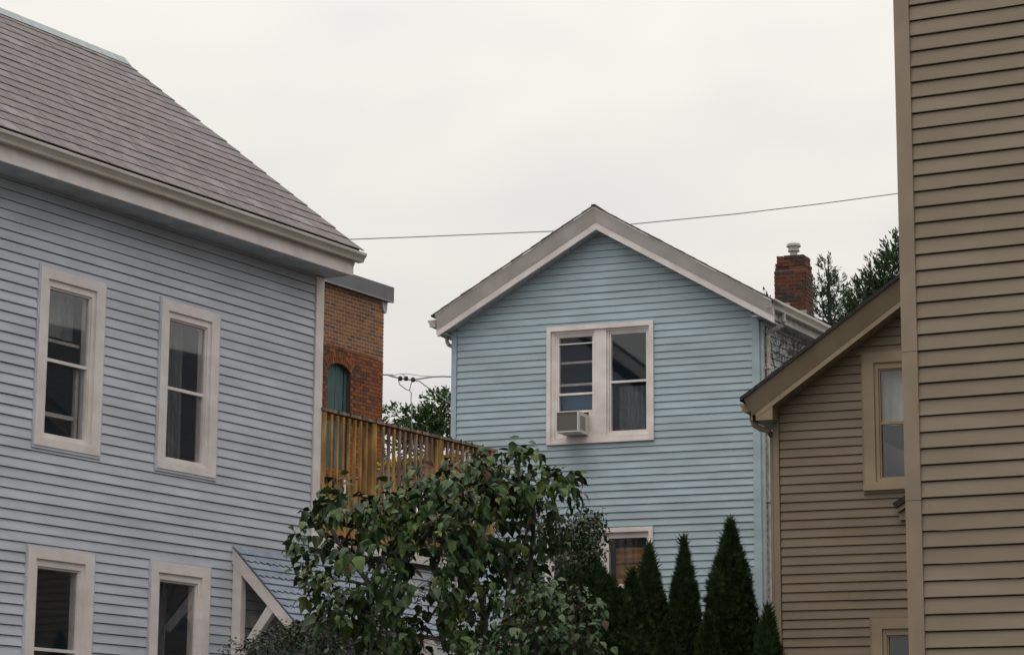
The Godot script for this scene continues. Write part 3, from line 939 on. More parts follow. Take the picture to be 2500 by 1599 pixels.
# ------------------------------------------------------------------ the small tan gable and the tall taupe wall
func small_tan_house():
	var h := house("tan_gable_house", "small tan clapboard house with a steep gable, behind the tall taupe house", "house", -23.78206, 26.56776, -7.5)
	var base := XF
	var T := func(s: float) -> float: return 4.526 + 0.682 * (s + 8.706)
	var ridge := -5.2
	var tr: float = T.call(ridge)
	wall_with_holes("wall", h, M.sheath_t, -8.43, -2.0, -1.6, 4.3, -0.14, -0.021, [[-7.26, -6.55, 3.52, 4.87], [-7.22, -6.5, 0.3, 1.9]])
	var gw := mb()
	gw.slab([Vector2(-8.43, 4.3), Vector2(-7.26, 4.3), Vector2(-7.26, 5.14)], -0.14, -0.021)
	gw.box(-7.26, -6.55, 4.87, 5.14, -0.14, -0.021)
	gw.slab([Vector2(-7.26, 5.14), Vector2(-6.55, 5.14), Vector2(-6.55, 5.63)], -0.14, -0.021)
	gw.slab([Vector2(-6.55, 4.3), Vector2(-2.0, 4.3), Vector2(ridge, tr - 0.36), Vector2(-6.55, 5.63)], -0.14, -0.021)
	put("gable_wall", gw, M.sheath_t, h)
	siding(h, M.siding_t, 4.2553 + 12 * 0.1016, 44, 0.1016, func(y): return [maxf(-8.365, -8.706 + (y - 0.03 + 0.315 - 4.526) / 0.682), -4.6], [[-7.392, -6.38, 3.402, 5.01], [-7.35, -6.33, 0.1, 2.025]], 0.016, 0.0075, 0.07)
	pbox("corner_board", h, M.tan_corner, -8.44, -8.37, -1.0, 4.3, -0.02, 0.028)
	# rake
	var e := -8.60
	var te: float = T.call(e)
	pslab("rake_trim", h, M.tan_trim, [Vector2(e + 0.04, te - 0.31), Vector2(ridge, tr - 0.335), Vector2(ridge, tr - 0.27), Vector2(e + 0.02, te - 0.26)], 0.2, 0.247)
	var b := mb()
	b.hexa([Vector3(e, te - 0.28, 0.2), Vector3(ridge, tr - 0.275, 0.2), Vector3(ridge, tr - 0.03, 0.2), Vector3(e - 0.09, te - 0.09, 0.2), Vector3(e, te - 0.275, 0.25), Vector3(ridge, tr - 0.27, 0.25), Vector3(ridge, tr - 0.035, 0.32), Vector3(e - 0.09, te - 0.095, 0.32)])
	put("rake_crown", b, M.tan_dark, h)
	var s := -8.71
	var i := 0
	while s < ridge:
		var sb := s + 0.17
		pslab("shingle_course", h, M.shingle_dark, [Vector2(s - 0.015, T.call(s - 0.015) - 0.04), Vector2(sb, T.call(sb) - 0.04), Vector2(sb, T.call(sb) + 0.0), Vector2(s - 0.015, T.call(s - 0.015) + 0.008)], -6.0, 0.34 + rng.randf_range(-0.006, 0.006))
		s = sb
		i += 1
	pslab("roof_deck", h, M.shingle_dark, [Vector2(-8.68, T.call(-8.68) - 0.06), Vector2(ridge, tr - 0.06), Vector2(ridge, tr - 0.032), Vector2(-8.68, T.call(-8.68) - 0.032)], -6.0, 0.2)
	pslab("roof_deck", h, M.shingle_dark, [Vector2(ridge, tr - 0.05), Vector2(ridge, tr), Vector2(-1.7, 4.53), Vector2(-1.7, 4.48)], -6.0, 0.33)
	for k in 24:
		var sa := lerpf(-8.45, ridge, (k + 0.03) / 24.0)
		var sc := lerpf(-8.45, ridge, (k + 0.97) / 24.0)
		pslab("soffit_panel", h, M.tan_trim, [Vector2(sa, T.call(sa) - 0.325), Vector2(sc, T.call(sc) - 0.325), Vector2(sc, T.call(sc) - 0.31), Vector2(sa, T.call(sa) - 0.31)], -0.02, 0.2)
	pslab("cornice_return", h, M.tan_trim, [Vector2(-8.57, 4.262), Vector2(-8.372, 4.262), Vector2(-8.372, 4.43), Vector2(-8.57, 4.3)], -0.02, 0.243)
	pbox("eave_soffit", h, M.tan_trim, -8.62, -8.44, 4.27, 4.285, -6.0, -0.02)
	pbox("eave_fascia", h, M.tan_trim, -8.64, -8.62, 4.27, 4.46, -6.0, 0.2)
	XF = base * Transform3D(Basis(Vector3.UP, -PI / 2), Vector3(-8.64, 0, 0))
	psweep("gutter", h, M.tan_trim, gutter_profile(0.002, 4.465, 0.125, 0.1), -6.0, 0.22)
	pbox("gutter_cap", h, M.tan_trim, 0.22, 0.225, 4.37, 4.465, 0.002, 0.1)
	XF = base
	b = mb()
	b.tube([Vector3(-8.66, 4.38, 0.1), Vector3(-8.655, 4.29, 0.1), Vector3(-8.63, 4.23, 0.1), Vector3(-8.57, 4.19, 0.09), Vector3(-8.48, 4.165, 0.06), Vector3(-8.47, 4.1, -0.06), Vector3(-8.47, -1.5, -0.06)], 0.034, 0.034, 8)
	put("downspout", b, M.tan_corner, h)
	var w := sash_window(h, -7.37, -6.4, 3.43, 4.99, 0.125, M.tan_trim, M.tan_dark, 4.187)
	pbox("sill", w, M.tan_trim, -7.385, -6.385, 3.43, 3.5, 0.03, 0.06)
	w = sash_window(h, -7.328, -6.35, 0.3, 2.005, 0.115, M.tan_trim, M.tan_dark, 1.2)
	drape("curtain", "white blind pulled halfway down in the tan gable window", h, M.curtain_pale, -7.25, -6.55, 4.18, 4.9, -0.16, 3)
	# little hood whose end peeps out from behind the tall house
	var hood := pslab("door_hood", h, M.shingle_dark, [Vector2(-7.03, 3.262), Vector2(-7.0, 3.21), Vector2(-6.3, 3.6), Vector2(-6.3, 3.68)], -0.01, 0.16)
	pslab("hood_fascia", hood, M.tan_trim, [Vector2(-7.0, 3.205), Vector2(-6.985, 3.165), Vector2(-6.3, 3.53), Vector2(-6.3, 3.595)], -0.01, 0.13)
	pslab("hood_bracket", hood, M.tan_trim, [Vector2(-6.985, 3.16), Vector2(-6.98, 3.085), Vector2(-6.6, 3.085), Vector2(-6.6, 3.36)], -0.01, 0.06)
	pbox("back_wall", h, M.sheath_t, -8.43, -2.0, -1.6, 4.3, -6.0, -5.9)
	pslab("gable_wall", h, M.siding_t, [Vector2(-8.43, 4.3), Vector2(-2.0, 4.3), Vector2(ridge, tr - 0.1)], -6.0, -5.9)
	pbox("end_wall", h, M.siding_t, -8.43, -8.32, -1.6, 4.63, -5.9, -0.14)
	pbox("end_wall", h, M.siding_t, -2.12, -2.0, -1.6, 4.62, -5.9, -0.14)
	pbox("floor", h, M.room, -8.3, -2.1, 2.5, 2.65, -5.9, -0.14)

func tall_house():
	var h := house("tall_taupe_house", "tall taupe clapboard house wall filling the right edge of the view", "house", -27.87666, 18.02093, -4.0)
	pbox("wall", h, M.sheath_t, -6.06, 5.0, -1.6, 8.6, -0.14, -0.025)
	pbox("end_wall", h, M.siding_r, -6.07, -5.95, -1.6, 8.6, -7.0, -0.14)
	pbox("back_wall", h, M.siding_r, -6.06, 5.0, -1.6, 8.6, -7.1, -7.0)
	siding(h, M.siding_r, 6.1139 + 10 * 0.127, 54, 0.127, func(_y): return [-5.968, 5.0], [], 0.02, 0.0105, 0.12)
	for q in [[-1.0, 2.282], [2.286, 3.441], [3.445, 8.6]]:
		pbox("corner_board", h, M.tan_corner, -6.09, -5.965, q[0], q[1], -0.02, 0.032)
	pbox("corner_return", h, M.tan_corner, -6.088, -6.06, -1.0, 8.6, -0.16, -0.02)
	pslab("roof_deck", h, M.shingle_dark, [Vector2(-6.5, 8.6), Vector2(5.4, 8.6), Vector2(-0.5, 12.0)], -7.4, 0.3)

# ------------------------------------------------------------------ the brick building behind
func brick_building():
	var h := house("brick_building", "brick building with arched teal window and grey metal parapet, behind the deck", "building", 59.30578, 24.95729, 36.0)
	var e := 0.0697
	var split := 8.03
	var wx0 := 35.585
	var wx1 := 36.314
	var wc := (wx0 + wx1) / 2
	var arc_r := 0.577
	var arc_c := 7.74 - arc_r
	var right := 37.37
	wall_with_holes("wall", h, M.mortar_dark, 33.0, right - 0.02, -1.6, split, -0.35, -0.004, [[wx0, wx1, 5.83, 7.74]])
	pbox("wall", h, M.mortar, 33.0, right - 0.02, split, 9.2, -0.35, -0.004)
	pbox("end_wall", h, M.mortar_dark, right - 0.3, right - 0.02, -1.6, 9.2, -8.0, -0.35)
	pbox("end_wall", h, M.mortar_dark, 33.0, 33.3, -1.6, 9.2, -8.0, -0.35)
	pbox("back_wall", h, M.mortar_dark, 33.0, right - 0.02, -1.6, 9.2, -8.2, -8.0)
	for sgn in [-1.0, 1.0]:
		var pts := [Vector2(wc + sgn * 0.3645, 7.74)]
		for i in 9:
			var a: float = deg_to_rad(39.2) * (1.0 - i / 8.0)
			pts.append(Vector2(wc + sgn * sin(a) * arc_r, arc_c + cos(a) * arc_r))
		var b := mb()
		b.slab(pts, -0.35, -0.004)
		put("spandrel", b, M.mortar_dark, h)
	var meshes := []
	for q in [[0.172, 0.0055], [0.084, 0.0055], [0.162, 0.0095], [0.074, 0.0095]]:
		var b := MB.new()
		b.box(-q[0] / 2, q[0] / 2, -e / 2 + q[1], e / 2 - q[1], -0.05, 0.0)
		meshes.append(shared(b))
	var mats: Array = M.brick + M.brick_low
	var list := []
	var j := 0
	var y := 5.2 + e / 2
	while y < 9.16:
		var s := right - (0.0 if j % 2 == 0 else 0.092)
		if j % 2 == 1:
			list.append([Transform3D(Basis.IDENTITY, XF * Vector3(right - 0.046, y, rng.randf_range(0, 0.004))), 1 if y < split else 3, (6 if y < split else 0) + rng.randi() % 6])
		while s > 33.3:
			var mid := s - 0.092
			var d := Vector2(mid - wc, y - arc_c).length()
			var in_arch := d < arc_r + 0.225 and y > 7.55 and absf(mid - wc) < 0.55
			var in_win := mid > wx0 - 0.088 and mid < wx1 + 0.088 and y < 7.62 and y > 5.8
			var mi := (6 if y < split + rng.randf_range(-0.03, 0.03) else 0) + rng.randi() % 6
			if mi >= 6 and (mi == 10 or mi == 9) and rng.randf() < 0.4:
				mi = 6
			if not in_arch and not in_win:
				list.append([Transform3D(Basis.IDENTITY, XF * Vector3(mid, y, rng.randf_range(0, 0.005))), 0 if mi >= 6 else 2, mi])
			elif in_win:
				if mid - 0.092 < wx0 - 0.05:
					list.append([Transform3D(Basis.IDENTITY, XF * Vector3(wx0 - 0.047, y, 0)), 1, mi])
				if mid + 0.092 > wx1 + 0.05:
					list.append([Transform3D(Basis.IDENTITY, XF * Vector3(wx1 + 0.047, y, 0)), 1, mi])
			s -= 0.184
		y += e
		j += 1
	# the ones in plain sight are those above the railing
	var shown := []
	var hidden := []
	for q in list:
		var p := pixel(h.transform * (q[0] as Transform3D).origin)
		if p.x > 786 and p.y > 690 and p.y < 1050:
			shown.append(q)
		else:
			hidden.append(q)
	scatter("brick", "bricks", h, meshes, mats, shown, mini(300, shown.size()), tinted(0.9))
	scatter("brick", "bricks", h, meshes, mats, hidden, 0, tinted(0.9))
	for ring in 2:
		var r0 := arc_r + 0.004 + ring * 0.105
		for i in 13:
			var a := deg_to_rad(-39.0 + 6.0 * (i + 0.5))
			var b := MB.new()
			b.box(-0.5 * 0.101 * r0 + 0.004, 0.5 * 0.101 * r0 - 0.004, 0.0, 0.098, -0.05, 0.004)
			inst("arch_brick", b.mesh(), M.brick_low[rng.randi() % 4], h, Transform3D(Basis(Vector3(0, 0, 1), -a), XF * Vector3(wc + sin(a) * r0, arc_c + cos(a) * r0, 0)))
	# boarded window
	var w := pbox("window", h, M.teal, wx0, wx1, 5.83, 7.74, -0.3, -0.13)
	for i in 5:
		pbox("plank", w, M.teal, wx0 + 0.005 + i * 0.124, wx0 + 0.124 + i * 0.124, 5.85, 7.738, -0.13, -0.1 + 0.003 * (i % 2))
	pbox("frame", w, M.teal, wx1 - 0.085, wx1 - 0.004, 5.85, 7.738, -0.13, -0.085)
	# metal parapet
	pbox("parapet", h, M.coping, 33.0, 37.182, 9.135, 9.412, -0.2, 0.13)
	pbox("parapet", h, M.coping, 37.188, 37.5, 9.135, 9.412, -0.2, 0.13)
	pbox("parapet_lip", h, M.flash, 33.0, 37.5, 9.12, 9.1345, 0.08, 0.138)
	pslab("parapet_end", h, M.steel, [Vector2(37.24, 9.12), Vector2(37.44, 9.12), Vector2(37.41, 8.92), Vector2(37.36, 8.9), Vector2(37.3, 8.97)], -0.1, 0.03)
	pbox("roof", h, M.shingle_dark, 33.0, 37.4, 9.2, 9.3, -8.2, -0.2)

# ------------------------------------------------------------------ ground
func ground():
	var b := MB.new()
	b.quad(Vector3(-400, 0, 300), Vector3(400, 0, 300), Vector3(400, 0, -500), Vector3(-400, 0, -500))
	var g := put("ground", b, M.ground, self)
	g.set_meta("kind", "structure")
	g.set_meta("label", "neutral grey ground of the back yards")

func _ready():
	rng.seed = 4242
	setup_view()
	make_materials()
	ground()
	left_house()
	middle_house()
	small_tan_house()
	tall_house()
	brick_building()
	deck()
	plants()
	cables()
	wall_vine()
	far_house()

# ------------------------------------------------------------------ plants
func leaf_mesh(l: float, w: float, droop: float, lobed: bool) -> ArrayMesh:
	var b := MB.new()
	var prof := [[0.0, 0.03], [0.12, 0.62], [0.3, 1.0], [0.45, 0.9 if not lobed else 0.72], [0.62, 0.74], [0.82, 0.36], [1.0, 0.0]]
	for i in prof.size() - 1:
		var y0: float = prof[i][0] * l
		var y1: float = prof[i + 1][0] * l
		var a: float = prof[i][1] * w / 2
		var c: float = prof[i + 1][1] * w / 2
		var z0 := -droop * pow(prof[i][0], 2.0) * l
		var z1 := -droop * pow(prof[i + 1][0], 2.0) * l
		for sg in [-1.0, 1.0]:
			var p := [Vector3(0, y0, z0), Vector3(sg * a, y0 + 0.06 * a, z0 + 0.22 * a), Vector3(sg * c, y1 + 0.06 * c, z1 + 0.22 * c), Vector3(0, y1, z1)]
			if sg > 0:
				b.quad(p[0], p[1], p[2], p[3])
			else:
				b.quad(p[3], p[2], p[1], p[0])
	return shared(b)

func limb(b: MB, from: Vector3, to: Vector3, r0: float, r1: float, bend: float):
	var pts := []
	for i in 6:
		var t := i / 5.0
		var p := from.lerp(to, t)
		p.y += sin(t * PI) * bend
		if i > 0 and i < 5:
			p += Vector3(rng.randf_range(-1, 1), rng.randf_range(-0.5, 0.5), rng.randf_range(-1, 1)) * 0.02
		pts.append(p)
	b.tube(pts, r0, r1, 6)

# a broad-leaved shrub: stems to each bough, twigs in the bough, leaves hanging from the twigs
func shrub(called: String, label: String, category: String, base: Vector3, boughs: Array, meshes: Array, mats: Array, stems: Array, parts: int, droopy: float, twig_leaves: int, stem_r: float):
	var t := thing(called, label, category, base)
	XF = Transform3D(Basis.IDENTITY, -base)
	var wood := mb()
	var forks := []
	for s in stems:
		wood.tube(s, stem_r, stem_r * 0.5, 7)
		forks.append_array(s.slice(1))
	var list := []
	for bo in boughs:
		var c: Vector3 = bo[0]
		var r: Vector3 = bo[1]
		var best: Vector3 = forks[0]
		for f in forks:
			if f.y < c.y + 0.05 and (f - c).length() < (best - c).length():
				best = f
		limb(wood, best, c, stem_r * 0.42, stem_r * 0.16, 0.03)
		var left := int(bo[2])
		while left > 0:
			var d := Vector3(rng.randfn(), rng.randfn(), rng.randfn()).normalized()
			var tip := c + d * r * pow(rng.randf(), 0.4) * (1.28 if twig_leaves > 8 else 1.08)
			limb(wood, c + d * r * 0.15, tip, stem_r * 0.1, stem_r * 0.05, 0.0)
			var n := mini(left, twig_leaves)
			left -= n
			for i in n:
				var az := rng.randf() * TAU
				var dirn := (Vector3(cos(az), rng.randf_range(-2.2, 0.15) * droopy + 0.1, sin(az)) + d * 0.6).normalized()
				var up := (Vector3(cos(az), rng.randf_range(0.25, 1.2), sin(az)) + Vector3(rng.randf_range(-0.7, 0.7), 0, rng.randf_range(-0.7, 0.7)) + d * 0.4).normalized()
				var x := dirn.cross(up).normalized()
				var z := x.cross(dirn).normalized()
				var sc := lerpf(0.36, 0.95, pow(rng.randf(), 1.4))
				var p := tip + Vector3(rng.randf_range(-1, 1), rng.randf_range(-1, 1), rng.randf_range(-1, 1)) * (0.055 if twig_leaves > 8 else 0.035) + dirn * 0.02
				var mi := 0
				var q := rng.randf()
				if q < 0.02:
					mi = mats.size() - 2
				elif q < 0.035:
					mi = mats.size() - 1
				else:
					mi = rng.randi() % (mats.size() - 2)
				list.append([Transform3D(Basis(x, dirn, z).scaled(Vector3.ONE * sc), p - base), rng.randi() % meshes.size(), mi])
	put("stems", wood, M.bark, t)
	scatter("leaf", "foliage", t, meshes, mats, list, parts, tinted(0.5))
	XF = Transform3D.IDENTITY

# arborvitae: an upright cone of flat sprays round a trunk
func arborvitae(tip: Vector3, k: float, label: String):
	var base := Vector3(tip.x, 0, tip.z)
	var t := thing("arborvitae", label, "evergreen", base, 0.0, "row of arborvitae")
	XF = Transform3D.IDENTITY
	var hgt := tip.y
	var tr := mb()
	tr.tube([Vector3(0, 0, 0), Vector3(0.01, hgt * 0.5, 0), Vector3(0, hgt * 0.96, 0)], 0.07, 0.008, 6)
	put("trunk", tr, M.bark, t)
	var b := mb()
	var lump := FastNoiseLite.new()
	lump.seed = int(tip.x * 100)
	lump.frequency = 1.3
	var n := int(13000 * k)
	for i in n:
		var L := 2.6 * pow(rng.randf(), 0.62) if rng.randf() < 0.8 else rng.randf_range(2.3, hgt - 0.2)
		var a := rng.randf() * TAU
		var rr := k * 0.652 * L / (1.0 + 0.818 * L)
		rr *= 0.6 + 0.4 * minf(1.0, L / 0.7)
		rr *= 1.0 + 0.28 * lump.get_noise_3d(cos(a) * 2.0, L * 2.4, sin(a) * 2.0)
		var inner := rng.randf() < 0.3
		rr *= rng.randf_range(0.45, 0.8) if inner else rng.randf_range(0.82, 1.0)
		var out := Vector3(cos(a), 0, sin(a))
		var p := out * rr + Vector3(0, hgt - L, 0)
		var dirn := (out * rng.randf_range(0.15, 0.75) + Vector3(0, 1, 0) + Vector3(rng.randf_range(-0.3, 0.3), 0, rng.randf_range(-0.3, 0.3))).normalized()
		var x := dirn.cross(out.rotated(Vector3.UP, rng.randf_range(-1.2, 1.2))).normalized()
		var sz := rng.randf_range(0.05, 0.105) * (1.6 if inner else 1.0)
		var g := rng.randf()
		b.ink = Color(0.023, 0.047, 0.013) * (0.7 + 0.6 * g)
		for f in 4:
			var fa := -0.7 + 0.47 * f
			var dd := (dirn * cos(fa) + x * sin(fa)) * sz * (1.0 - 0.22 * absf(fa))
			b.tri(p - x * sz * 0.13, p + x * sz * 0.13, p + dd)
	stuff(put("foliage", b, tinted(0.8), t))

# loose crown of small leaves on boughs, for trees standing well behind
func loose_tree(called: String, label: String, category: String, base: Vector3, top: Vector3, boughs: Array, m: Color, leaf_l: float, leaf_w: float, needle: bool):
	var t := thing(called, label, category, base)
	XF = Transform3D(Basis.IDENTITY, -base)
	var w := mb()
	w.tube([base, base.lerp(top, 0.5), base.lerp(top, 0.8), top], 0.16, 0.02, 7)
	var b := mb()
	for bo in boughs:
		var c: Vector3 = bo[0]
		var r: Vector3 = bo[1]
		var root := base.lerp(top, clampf((c.y - 0.5) / top.y, 0.3, 0.97))
		limb(w, root, c, 0.03, 0.012, 0.0)
		for i in int(bo[2]) * 3 / 4:
			var d := Vector3(rng.randfn(), rng.randfn(), rng.randfn()).normalized()
			var p := c + d * r * pow(rng.randf(), 0.45) * 1.1
			var dirn := (d + Vector3(0, 0.7 if needle else -0.2, 0)).normalized()
			if rng.randf() < 0.12:
				w.tube([c, c.lerp(p, 0.5) + Vector3(0, 0.02, 0), p], 0.007, 0.003, 4)
			for k in 7:
				var dd := (dirn + Vector3(rng.randf_range(-1, 1), rng.randf_range(-0.8, 0.8), rng.randf_range(-1, 1)) * (0.55 if needle else 0.9)).normalized()
				var x := dd.cross(Vector3(rng.randf_range(-1, 1), rng.randf_range(-1, 1), rng.randf_range(-1, 1))).normalized()
				var z := x.cross(dd)
				b.ink = m * rng.randf_range(0.6, 1.35)
				leaf_into(b, p + dirn * leaf_l * 0.25 * k + Vector3(rng.randf_range(-1, 1), rng.randf_range(-1, 1), rng.randf_range(-1, 1)) * 0.03, Basis(x, dd, z), leaf_l, leaf_w)
	put("trunk", w, M.bark, t)
	stuff(put("crown", b, tinted(0.7), t))
	XF = Transform3D.IDENTITY

func plants():
	var big := [leaf_mesh(0.125, 0.1, 0.4, false), leaf_mesh(0.115, 0.085, 0.75, true), leaf_mesh(0.1, 0.072, 0.25, false), leaf_mesh(0.075, 0.052, 0.5, false)]
	var leaf_mats: Array = M.leaf + [M.leaf_yellow, M.leaf_brown]
	var b0 := Vector3(-0.140, 0.0, -16.900)
	shrub("leafy_tree", "tall leafy shrub with large drooping green leaves in front of the deck", "tree", b0, [[Vector3(-0.093, 3.848, -16.900), Vector3(0.225, 0.163, 0.405), 280], [Vector3(0.209, 3.789, -17.200), Vector3(0.215, 0.149, 0.405), 245], [Vector3(-0.329, 3.679, -16.700), Vector3(0.264, 0.167, 0.472), 315], [Vector3(-0.667, 3.591, -16.800), Vector3(0.238, 0.174, 0.472), 280], [Vector3(-1.005, 3.453, -16.600), Vector3(0.235, 0.194, 0.472), 315], [Vector3(-1.279, 3.599, -16.900), Vector3(0.101, 0.163, 0.270), 119], [Vector3(-1.280, 3.333, -16.800), Vector3(0.162, 0.101, 0.270), 126], [Vector3(-1.309, 3.044, -16.700), Vector3(0.134, 0.161, 0.270), 120], [Vector3(-1.160, 2.885, -16.600), Vector3(0.166, 0.105, 0.270), 90], [Vector3(-0.870, 3.181, -16.500), Vector3(0.247, 0.165, 0.472), 210], [Vector3(-0.490, 3.331, -16.600), Vector3(0.277, 0.207, 0.540), 385], [Vector3(-0.134, 3.504, -17.000), Vector3(0.269, 0.198, 0.540), 315], [Vector3(0.181, 3.542, -17.200), Vector3(0.229, 0.178, 0.405), 210], [Vector3(-0.647, 2.990, -16.500), Vector3(0.302, 0.165, 0.540), 240], [Vector3(-0.952, 2.832, -16.600), Vector3(0.249, 0.138, 0.540), 165], [Vector3(-0.419, 3.165, -17.200), Vector3(0.229, 0.129, 0.405), 120], [Vector3(0.011, 3.273, -17.400), Vector3(0.232, 0.122, 0.405), 108], [Vector3(-0.647, 2.669, -16.600), Vector3(0.332, 0.152, 0.540), 240], [Vector3(-0.266, 2.926, -16.700), Vector3(0.167, 0.111, 0.405), 90], [Vector3(-0.016, 2.939, -17.200), Vector3(0.172, 0.143, 0.405), 90], [Vector3(0.126, 3.206, -17.300), Vector3(0.173, 0.115, 0.405), 90], [Vector3(-0.014, 2.665, -16.900), Vector3(0.197, 0.113, 0.405), 102], [Vector3(-0.373, 2.753, -16.600), Vector3(0.166, 0.111, 0.405), 78], [Vector3(-1.044, 3.004, -16.700), Vector3(0.167, 0.111, 0.405), 90]], big, leaf_mats, [
		[b0, Vector3(-0.047, 2.584, -16.900), Vector3(-0.022, 2.916, -16.900), Vector3(-0.003, 3.149, -17.000), Vector3(0.123, 3.473, -17.100)], [b0 + Vector3(0.05, 0, 0.03), Vector3(0.020, 2.584, -16.900), Vector3(0.125, 3.102, -17.100), Vector3(0.153, 3.369, -17.200), Vector3(0.167, 3.600, -17.200)], [b0 + Vector3(-0.06, 0, 0), Vector3(-0.182, 2.583, -16.900), Vector3(-0.169, 2.803, -16.900), Vector3(-0.227, 3.074, -16.800), Vector3(-0.353, 3.315, -16.700), Vector3(-0.689, 3.424, -16.700)], [b0 + Vector3(0.03, 0, -0.05), Vector3(-0.511, 2.325, -16.800), Vector3(-0.772, 2.751, -16.600), Vector3(-0.942, 3.024, -16.600), Vector3(-1.161, 3.310, -16.700), Vector3(-1.284, 3.516, -16.800)]], 300, 1.0, 11, 0.026)
	var b1 := Vector3(0.170, 0.0, -15.800)
	shrub("green_shrub", "lower grey-green shrub at the bottom, in front of the dark arborvitae", "shrub", b1, [[Vector3(0.142, 2.910, -15.800), Vector3(0.250, 0.111, 0.300), 234], [Vector3(0.408, 2.841, -15.900), Vector3(0.199, 0.111, 0.300), 208], [Vector3(0.142, 2.681, -15.700), Vector3(0.262, 0.144, 0.350), 338], [Vector3(0.458, 2.598, -15.800), Vector3(0.224, 0.132, 0.300), 260], [Vector3(-0.170, 2.568, -15.800), Vector3(0.184, 0.095, 0.300), 130]], [leaf_mesh(0.085, 0.06, 0.3, false), leaf_mesh(0.075, 0.05, 0.5, false)], [M.leaf[3], M.leaf[1], M.leaf[2], M.leaf_small, M.leaf_yellow, M.leaf_brown], [[b1, Vector3(0.170, 2.521, -15.800), Vector3(0.169, 2.779, -15.800)], [b1, Vector3(0.353, 2.522, -15.800), Vector3(0.408, 2.762, -15.900)]], 220, 0.8, 5, 0.018)
	var b2 := Vector3(-1.685, 0.0, -21.900)
	shrub("small_leaf_bush", "dark small-leaved bush below the bracketed hood", "bush", b2, [[Vector3(-2.312, 2.899, -22.000), Vector3(0.220, 0.154, 0.300), 374], [Vector3(-2.024, 3.028, -22.000), Vector3(0.238, 0.147, 0.300), 418], [Vector3(-1.681, 3.035, -21.800), Vector3(0.254, 0.164, 0.300), 440], [Vector3(-1.390, 2.947, -21.800), Vector3(0.291, 0.182, 0.300), 484], [Vector3(-1.107, 3.009, -21.900), Vector3(0.256, 0.201, 0.300), 396], [Vector3(-1.268, 3.240, -22.100), Vector3(0.203, 0.129, 0.250), 264]], [leaf_mesh(0.06, 0.04, 0.2, false), leaf_mesh(0.05, 0.036, 0.4, true)], [M.leaf_dark, M.leaf[2], M.leaf_small, M.leaf_yellow, M.leaf_brown], [[b2, Vector3(-1.685, 2.865, -21.900), Vector3(-1.651, 3.006, -21.900)], [b2 + Vector3(-0.1, 0, 0), Vector3(-2.056, 2.868, -22.000), Vector3(-2.166, 2.900, -22.000)], [b2 + Vector3(0.1, 0, 0), Vector3(-1.322, 2.867, -21.900), Vector3(-1.259, 3.087, -22.000)]], 160, 0.5, 6, 0.02)
	var b3 := Vector3(0.797, 0.0, -27.500)
	shrub("vine_thicket", "thin-leaved vine thicket covering the dark evergreen before the low paired window", "vine", b3, [[Vector3(0.891, 4.698, -27.600), Vector3(0.193, 0.184, 0.200), 495], [Vector3(0.663, 4.591, -27.700), Vector3(0.231, 0.208, 0.200), 540], [Vector3(0.953, 4.423, -27.400), Vector3(0.146, 0.183, 0.200), 360], [Vector3(0.433, 4.554, -27.800), Vector3(0.232, 0.139, 0.200), 315], [Vector3(0.702, 4.262, -27.400), Vector3(0.274, 0.160, 0.200), 405]], [leaf_mesh(0.07, 0.045, 0.3, false), leaf_mesh(0.06, 0.035, 0.5, false)], [M.leaf[2], M.leaf[0], M.leaf_small, M.leaf_yellow, M.leaf_brown], [[b3, Vector3(0.796, 3.655, -27.500), Vector3(0.753, 4.120, -27.600), Vector3(0.891, 4.443, -27.600)], [b3, Vector3(0.707, 3.754, -27.600), Vector3(0.571, 4.221, -27.700), Vector3(0.616, 4.498, -27.700)]], 120, 0.8, 4, 0.014)
	var arbs := [[Vector3(2.734, 5.060, -30.500), 0.80], [Vector3(2.149, 4.800, -30.400), 0.56], [Vector3(1.728, 4.732, -30.600), 0.70], [Vector3(2.823, 3.711, -27.000), 0.66], [Vector3(1.493, 4.369, -30.000), 0.80], [Vector3(0.863, 4.611, -29.000), 1.75], [Vector3(1.210, 4.148, -29.200), 1.00], [Vector3(2.403, 3.852, -30.000), 0.70], [Vector3(1.874, 3.721, -29.600), 0.80]]
	var said := ["tallest arborvitae, its pointed top close to the right corner of the pale blue house", "narrow arborvitae second from the right corner of the pale blue house", "rounded arborvitae touching the right edge of the low paired window", "small arborvitae at the foot of the tan house corner board", "arborvitae leaning before the low window's lower right corner", "broad dark evergreen under the vine thicket", "short evergreen between the vine-covered one and the low window", "stubby arborvitae tucked left of the tallest one", "low arborvitae filling the gap right of the rounded one"]
	for i in arbs.size():
		arborvitae(arbs[i][0], arbs[i][1], said[i])
	loose_tree("green_tree", "leafy green tree seen between the brick building and the pale blue house", "tree", Vector3(-1.6, 0, -51.0), Vector3(-1.55, 9.6, -50.3), [[Vector3(-1.422, 9.433, -50.000), Vector3(0.375, 0.375, 0.600), 260], [Vector3(-1.925, 9.217, -50.000), Vector3(0.400, 0.233, 0.600), 200], [Vector3(-2.365, 9.384, -50.000), Vector3(0.217, 0.150, 0.400), 50], [Vector3(-1.273, 9.707, -50.000), Vector3(0.183, 0.150, 0.400), 50], [Vector3(-1.669, 9.006, -50.000), Vector3(0.667, 0.250, 0.600), 200], [Vector3(-2.086, 8.706, -50.000), Vector3(0.583, 0.333, 0.600), 160]], Color(0.05, 0.095, 0.03), 0.1, 0.045, false)
